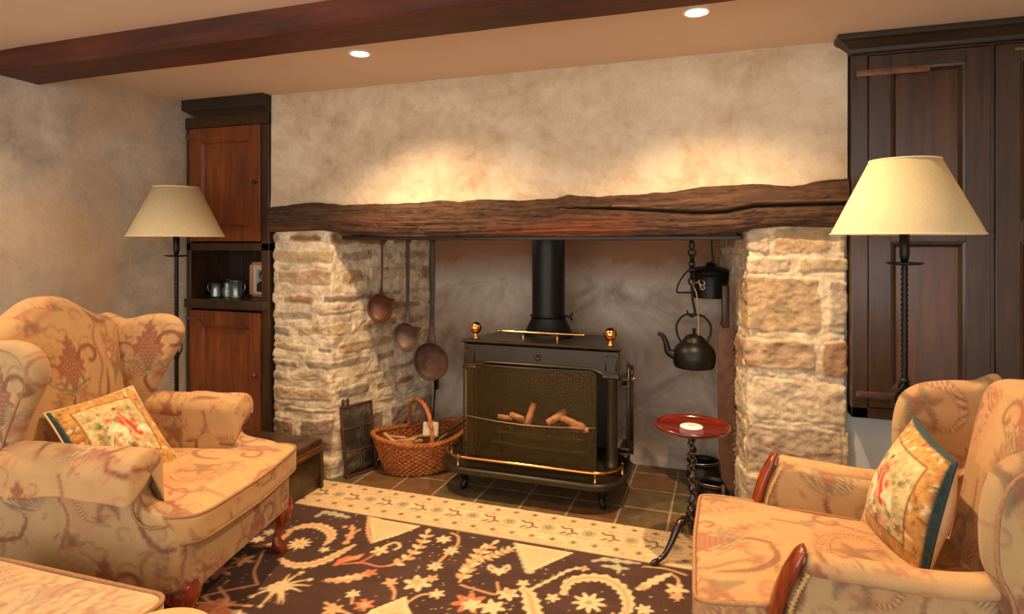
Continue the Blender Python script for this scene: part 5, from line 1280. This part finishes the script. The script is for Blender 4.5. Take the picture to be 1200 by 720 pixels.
    for dx, dz, lb in ((0, 0, 'thin iron rod sticking out of the wicker basket towards the stove'), (.03, -.012, 'second iron rod lying lower in the wicker basket')):
        g = G(); g.add(*tube([(-1.63 + dx, 3.24 + dx, .17 + dz), (-1.50 + dx, 3.37, .252 + dz), (-1.435 + dx, 3.43, .285 + dz)], .005, 8)); g.add(*lathe([(.001, 0), (.009, .006), (.009, .012), (.001, .018)], (-1.435 + dx, 3.43, .28 + dz), 10)); tag(g.mk('fire_iron', M['iron'], None), lb, 'fire iron')
basket()
# black poker standing behind the basket
g = G(); g.add(*tube([(-1.80, 3.60, .002), (-1.815, 3.705, .50)], .006, 8)); g.add(*box(-1.828, -1.802, 3.685, 3.715, .36, .52, .006))
tag(g.mk('fire_poker', M['iron'], None), 'black poker standing in the corner behind the wicker basket', 'poker')

# iron grate leaning on the left pier
gr = empty('iron_grate', (-1.985, 3.075, .002), math.radians(-75 + 0), 'rusty iron grate with close upright bars leaning on the left stone pier', 'grate')
gr.rotation_euler = (math.radians(-8), 0, math.atan2(.185, .08))
g = G(); W_, H_ = .215, .40
for a, b, c, d_ in ((-W_ / 2, W_ / 2, 0, .014), (-W_ / 2, W_ / 2, H_ - .014, H_), (-W_ / 2, -W_ / 2 + .014, 0, H_), (W_ / 2 - .014, W_ / 2, 0, H_)): g.add(*box(a, b, -.008, .008, c, d_, .003))
for z in (.14, .27): g.add(*box(-W_ / 2, W_ / 2, -.009, .009, z - .006, z + .006, .002))
g.mk('frame', M['rust'], gr)
g = G()
for k in range(17): x = -W_ / 2 + .018 + k * .0112; g.add(*tube([(x, 0, .01), (x, 0, H_ - .01)], .0034, 6))
g.mk('bars', M['iron_mat'], gr)
for x in (-.085, -.055): mk('lug', *lathe([(.008, 0), (.006, .012), (.011, .024), (.010, .036), (.001, .042)], (x, 0, H_ - .002), 12), M['rust'], gr)

# ================================================================ HANGING PANS
def ladle(x, y, ztop, zc, r, hw, m, label, name, spout=0, depth=.05, flat=False, tilt=0):
    root = empty(name, (x, y, zc), tilt, label, 'pan', 'iron pans hung under the lintel')
    a = np.linspace(0, 1, 14); prof = [(max(.001, r * math.sin(t * PI / 2) ** (.5 if flat else 1)), depth * (1 - math.cos(t * PI / 2) if not flat else t ** 3)) for t in a]
    prof = prof + [(r + .004, depth + .003), (r - .001, depth + .001)] + [(max(.001, (r - .004) * math.sin(t * PI / 2) ** (.5 if flat else 1)), .004 + (depth - .004) * (1 - math.cos(t * PI / 2) if not flat else t ** 3)) for t in a[::-1]]
    V, F = lathe(prof, n=40, cap=False)
    if spout:
        th = np.arctan2(V[:, 1], V[:, 0]); k = np.exp(-((th - .5) / .22) ** 2) * np.clip(V[:, 2] / depth, 0, 1) ** 2; f = 1 + spout * k; V[:, 0] *= f; V[:, 1] *= f
    V = np.c_[V[:, 0], depth / 2 - V[:, 2], V[:, 1]]      # bowl faces the room
    mk('bowl', V, F, m, root)
    hb = r - .004; L = ztop - zc
    q = catmull([(0, -depth * .35, hb), (0, -.01, hb + .03), (0, .0, hb + L * .3), (0, .0, L - .05), (0, .0, L - .01), (0, .012, L + .004), (0, .022, L - .006), (0, .022, L - .018)], 60)
    w = np.interp(np.arange(60), [0, 6, 14, 44, 52, 59], [hw * 1.6, hw * .9, hw * .7, hw, hw * .8, hw * .35])
    mk('handle', *tube(q, w, 12, ra=np.maximum(w * .35, .0035), up=(0, 1, 0)), M['handle_iron'], root)
    mk('socket', *tube([(0, -depth * .2, hb - .012), (0, -.012, hb + .035)], [hw * 1.9, hw * .8], 10, ra=.008, up=(0, 1, 0)), M['handle_iron'], root)
    return root
ladle(-1.90, 3.16, 1.362, .955, .082, .0085, M['copperpan'], 'small copper-toned ladle pan with a thin handle, hung first from the left pier', 'iron_ladle', .35, .045)
ladle(-1.745, 3.185, 1.362, .795, .080, .015, M['pan_in'], 'round lipped iron ladle with a flat handle, hung between the small pan and the skillet', 'iron_ladle', .45, .05)
ladle(-1.62, 3.25, 1.362, .645, .108, .021, M['rust'], 'big round rusty skillet with the widest handle, hung nearest the stove', 'skillet', 0, .035, True)
g = G()
for x, y in ((-1.90, 3.16), (-1.745, 3.185), (-1.62, 3.25)): g.add(*tube(catmull([(x, 3.19, 1.372), (x, 3.205, 1.355), (x, y + .018, 1.347), (x, y + .006, 1.352), (x, y + .002, 1.360)], 16), .003, 6))
g.mk('hanging_hooks', M['iron'], None)
bpy.data.objects.remove(bpy.data.objects['hanging_hooks'])
for x, y, w in ((-1.90, 3.16, 'small copper-toned'), (-1.745, 3.185, 'round lipped'), (-1.62, 3.25, 'big rusty')):
    o = mk('wall_hook', *tube(catmull([(x + .014, 3.175, 1.375), (x + .014, 3.19, 1.352), (x + .008, y + .02, 1.343), (x, y + .016, 1.350), (x - .006, y + .016, 1.358)], 16), .003, 6), M['iron'], None)
    tag(o, 'small iron hook under the lintel holding the %s pan' % w, 'hook')

# ================================================================ CHAIN, KETTLE, POTS
def link(cz, rx, rz_, rot_, c, w=.0052):
    t = np.linspace(0, 2 * PI, 20, endpoint=False); x, z = rx * np.cos(t), rz_ * np.sin(t)
    return tube(np.c_[c[0] + x * math.cos(rot_), c[1] + x * math.sin(rot_), cz + z], w, 7, closed=True, up=(math.sin(rot_ + .01), math.cos(rot_ + .01), 0.01))
KX, KY = wall_at(811, 300, 3.25)[0], 3.25
chn = empty('iron_chain', (KX, KY, 1.2), 0, 'iron chain with round links hanging under the lintel above the kettle', 'chain')
g = G()
z = 1.335
g.add(*tube([(0, -.05, .16), (0, -.03, .15), (0, 0, .14)], .005, 8)); g.add(*link(.125, .011, .026, .3, (0, 0)))
for k, r in enumerate((.017, .020, .014, .017, .013, .016)): g.add(*link(.088 - k * .029, r, .019, k * 1.3, (0, 0)))
g.mk('links', M['iron'], chn)
mk('pot_hook', *tube(catmull([(0, 0, -.070), (-.002, 0, -.10), (.006, 0, -.17), (.014, 0, -.212), (.004, 0, -.235), (-.018, 0, -.228), (-.026, 0, -.205)], 40), np.interp(np.arange(40), [0, 30, 39], [.006, .007, .004]), 8, up=(0, 1, 0)), M['iron'], chn)
kt = empty('hanging_kettle', (KX + .010, KY, .785 - .078), math.radians(8), 'black iron kettle with a curved spout hanging from the chain hook', 'kettle')
pk = [(.001, 0), (.085, 0), (.098, .006), (.104, .03), (.106, .055), (.100, .085), (.085, .11), (.060, .132), (.055, .138), (.054, .142), (.040, .158), (.02, .168), (.001, .170)]
mk('body', *lathe(catmull(pk, 60), n=56), M['iron'], kt)
mk('lid_knob', *lathe([(.006, .168), (.005, .176), (.011, .184), (.010, .192), (.001, .202)], n=14), M['iron'], kt)
q = catmull([(-.088, 0, .055), (-.125, 0, .075), (-.140, 0, .125), (-.155, 0, .155), (-.178, 0, .168)], 36); mk('spout', *tube(q, np.interp(np.arange(36), [0, 12, 35], [.026, .017, .010]), 12, up=(0, 1, 0)), M['iron'], kt)
q = catmull([(-.062, 0, .125), (-.082, 0, .165), (-.085, 0, .215), (-.055, 0, .258), (-.010, 0, .268), (.045, 0, .258), (.080, 0, .215), (.078, 0, .165), (.062, 0, .125)], 60); mk('handle', *tube(q, .0058, 9, ra=.0045, up=(0, 1, 0)), M['iron'], kt)
# lidded pot further back
PX, PZ = wall_at(833, 349, 3.50)
pt = empty('hanging_pot', (PX, 3.50, PZ), .3, 'black lidded iron pot hanging behind the chain', 'pot')
mk('body', *lathe(catmull([(.001, 0), (.088, .0), (.094, .01), (.094, .06), (.098, .115), (.107, .13), (.107, .137), (.098, .137)], 40), n=48, cap=False), M['iron'], pt)
mk('lid', *lathe([(.108, .136), (.108, .143), (.09, .152), (.05, .168), (.028, .172), (.026, .184), (.02, .19), (.001, .191)], n=40), M['iron'], pt)
q = catmull([(-.02, -.10, .13), (-.07, -.12, .165), (-.14, -.12, .16), (-.19, -.11, .10), (-.205, -.10, .04), (-.15, -.06, .032), (-.085, -.03, .03)], 60); mk('bail_handle', *tube(q, .0042, 8), M['iron'], pt)
ohk = mk('pot_hanger', *tube(catmull([(PX, 3.50, 1.75), (PX, 3.50, 1.45), (PX + .008, 3.50, PZ + .235), (PX + .018, 3.50, PZ + .21), (PX + .003, 3.50, PZ + .192)], 30), .005, 8, up=(0, 1, 0)), M['iron'], None)
tag(ohk, 'iron hanger rod holding the black lidded pot', 'hook')
# pale steel flesh hook with scrolls
HX, HZ = wall_at(817, 334, 3.235)
h = empty('scroll_hook', (HX, 3.235, HZ), 0, 'slim bright steel hook with scrolled ends hanging in front of the kettle', 'hook')
g = G(); g.add(*tube(catmull([(.028, 0, -.012), (.036, 0, -.004), (.034, 0, -.02), (.02, 0, -.022), (.012, 0, .004), (0, 0, .014), (-.020, .010, .0), (-.012, .004, -.02), (-.001, 0, -.06), (.006, 0, -.18), (.006, 0, -.28), (.0, 0, -.355), (-.008, 0, -.385)], 110), .0034, 7, up=(0, 1, 0)))
g.add(*tube(catmull([(.025, .0, .02), (.035, 0, .014), (.034, 0, .002), (.020, 0, .0), (.008, 0, .012), (.012, 0, .026)], 30), .003, 7, up=(0, 1, 0))); g.mk('shank', M['steel'], h)
g = G(); g.add(*tube(catmull([(-.048, 0, -.355), (-.04, 0, -.34), (-.02, 0, -.352), (-.004, 0, -.385), (-.02, 0, -.396)], 26), .003, 7, up=(0, 1, 0))); g.add(*tube([(-.006, 0, -.385), (.02, 0, -.43), (.036, 0, -.49)], .0014, 6)); g.mk('prongs', M['steel'], h)

# saw standing against the right reveal
sa = empty('rusty_saw', (.004, 3.22, .0), math.radians(12), 'long brown toothed saw blade standing against the right stone pier', 'saw')
pts = [(-.036, .93), (-.040, .50), (-.036, .30), (-.020, .17), (.012, .12), (.040, .115), (.048, .14)]
tz = np.arange(.16, .90, .026)
for zz_ in tz: pts += [(.030 + .004 * (zz_ < .3), zz_), (.052, zz_ + .020)]
pts += [(.036, .93)]
V, F = prism(pts, -.002, .002, lambda V: np.c_[V[:, 0], V[:, 2], V[:, 1]])
mk('blade', V, F, M['saw_steel'], sa, smooth=False)
mk('handle', *box(-.020, .016, -.012, .012, .92, 1.13, .006), M['wood_dark'], sa)
mk('spike', *tube([(-.012, 0, .14), (-.012, 0, .06), (-.010, 0, .004)], [.010, .008, .005], 8), M['rust'], sa)
# cauldrons on the hearth
def pot(x, y, r, hgt, label, bail):
    root = empty('iron_cauldron', (x, y, .002), bail, label, 'pot', 'iron pots on the hearth')
    mk('body', *lathe(catmull([(.001, .012), (r * .7, .014), (r * .98, hgt * .3), (r, hgt * .55), (r * .86, hgt * .88), (r * .98, hgt), (r * .92, hgt + .001), (r * .8, hgt * .88), (r * .9, hgt * .5), (r * .6, .03), (.001, .026)], 60), n=44, cap=False), M['iron'], root)
    mk('rim', *tube([(r * .97 * math.cos(t), r * .97 * math.sin(t), hgt) for t in np.linspace(0, 2 * PI, 40, endpoint=False)], .0035, 7, closed=True), M['iron_mat'], root)
    t = np.linspace(0, PI, 30); mk('bail', *tube(np.c_[r * np.cos(t), -r * .9 * np.sin(t), hgt * .98 + .012 * np.sin(t)], .003, 7), M['steel'], root)
    for k in range(3):
        a = k * 2.094 + .4; mk('foot', *tube([(r * .7 * math.cos(a), r * .7 * math.sin(a), .03), (r * .78 * math.cos(a), r * .78 * math.sin(a), 0)], [.012, .008], 8), M['iron'], root)
pot(-.112, 3.50, .088, .150, 'black iron cauldron standing at the back of the hearth', .6)
pot(-.058, 3.29, .078, .115, 'smaller black iron cauldron in front of the other pot', -.2)

# ================================================================ LIGHT AND VIEW
w = bpy.data.worlds.new('world'); sc.world = w; w.use_nodes = True
bg = w.node_tree.nodes['Background']; bg.inputs[0].default_value = (1.0, .96, .93, 1); bg.inputs[1].default_value = 2.95
sc.view_settings.view_transform = 'Standard'; sc.view_settings.look = 'None'; sc.view_settings.gamma = 1; sc.view_settings.use_curve_mapping = False
sc.view_settings.exposure = 0.12
sc.cycles.use_denoising = True
sc.cycles.max_bounces = 8; sc.cycles.sample_clamp_indirect = 6
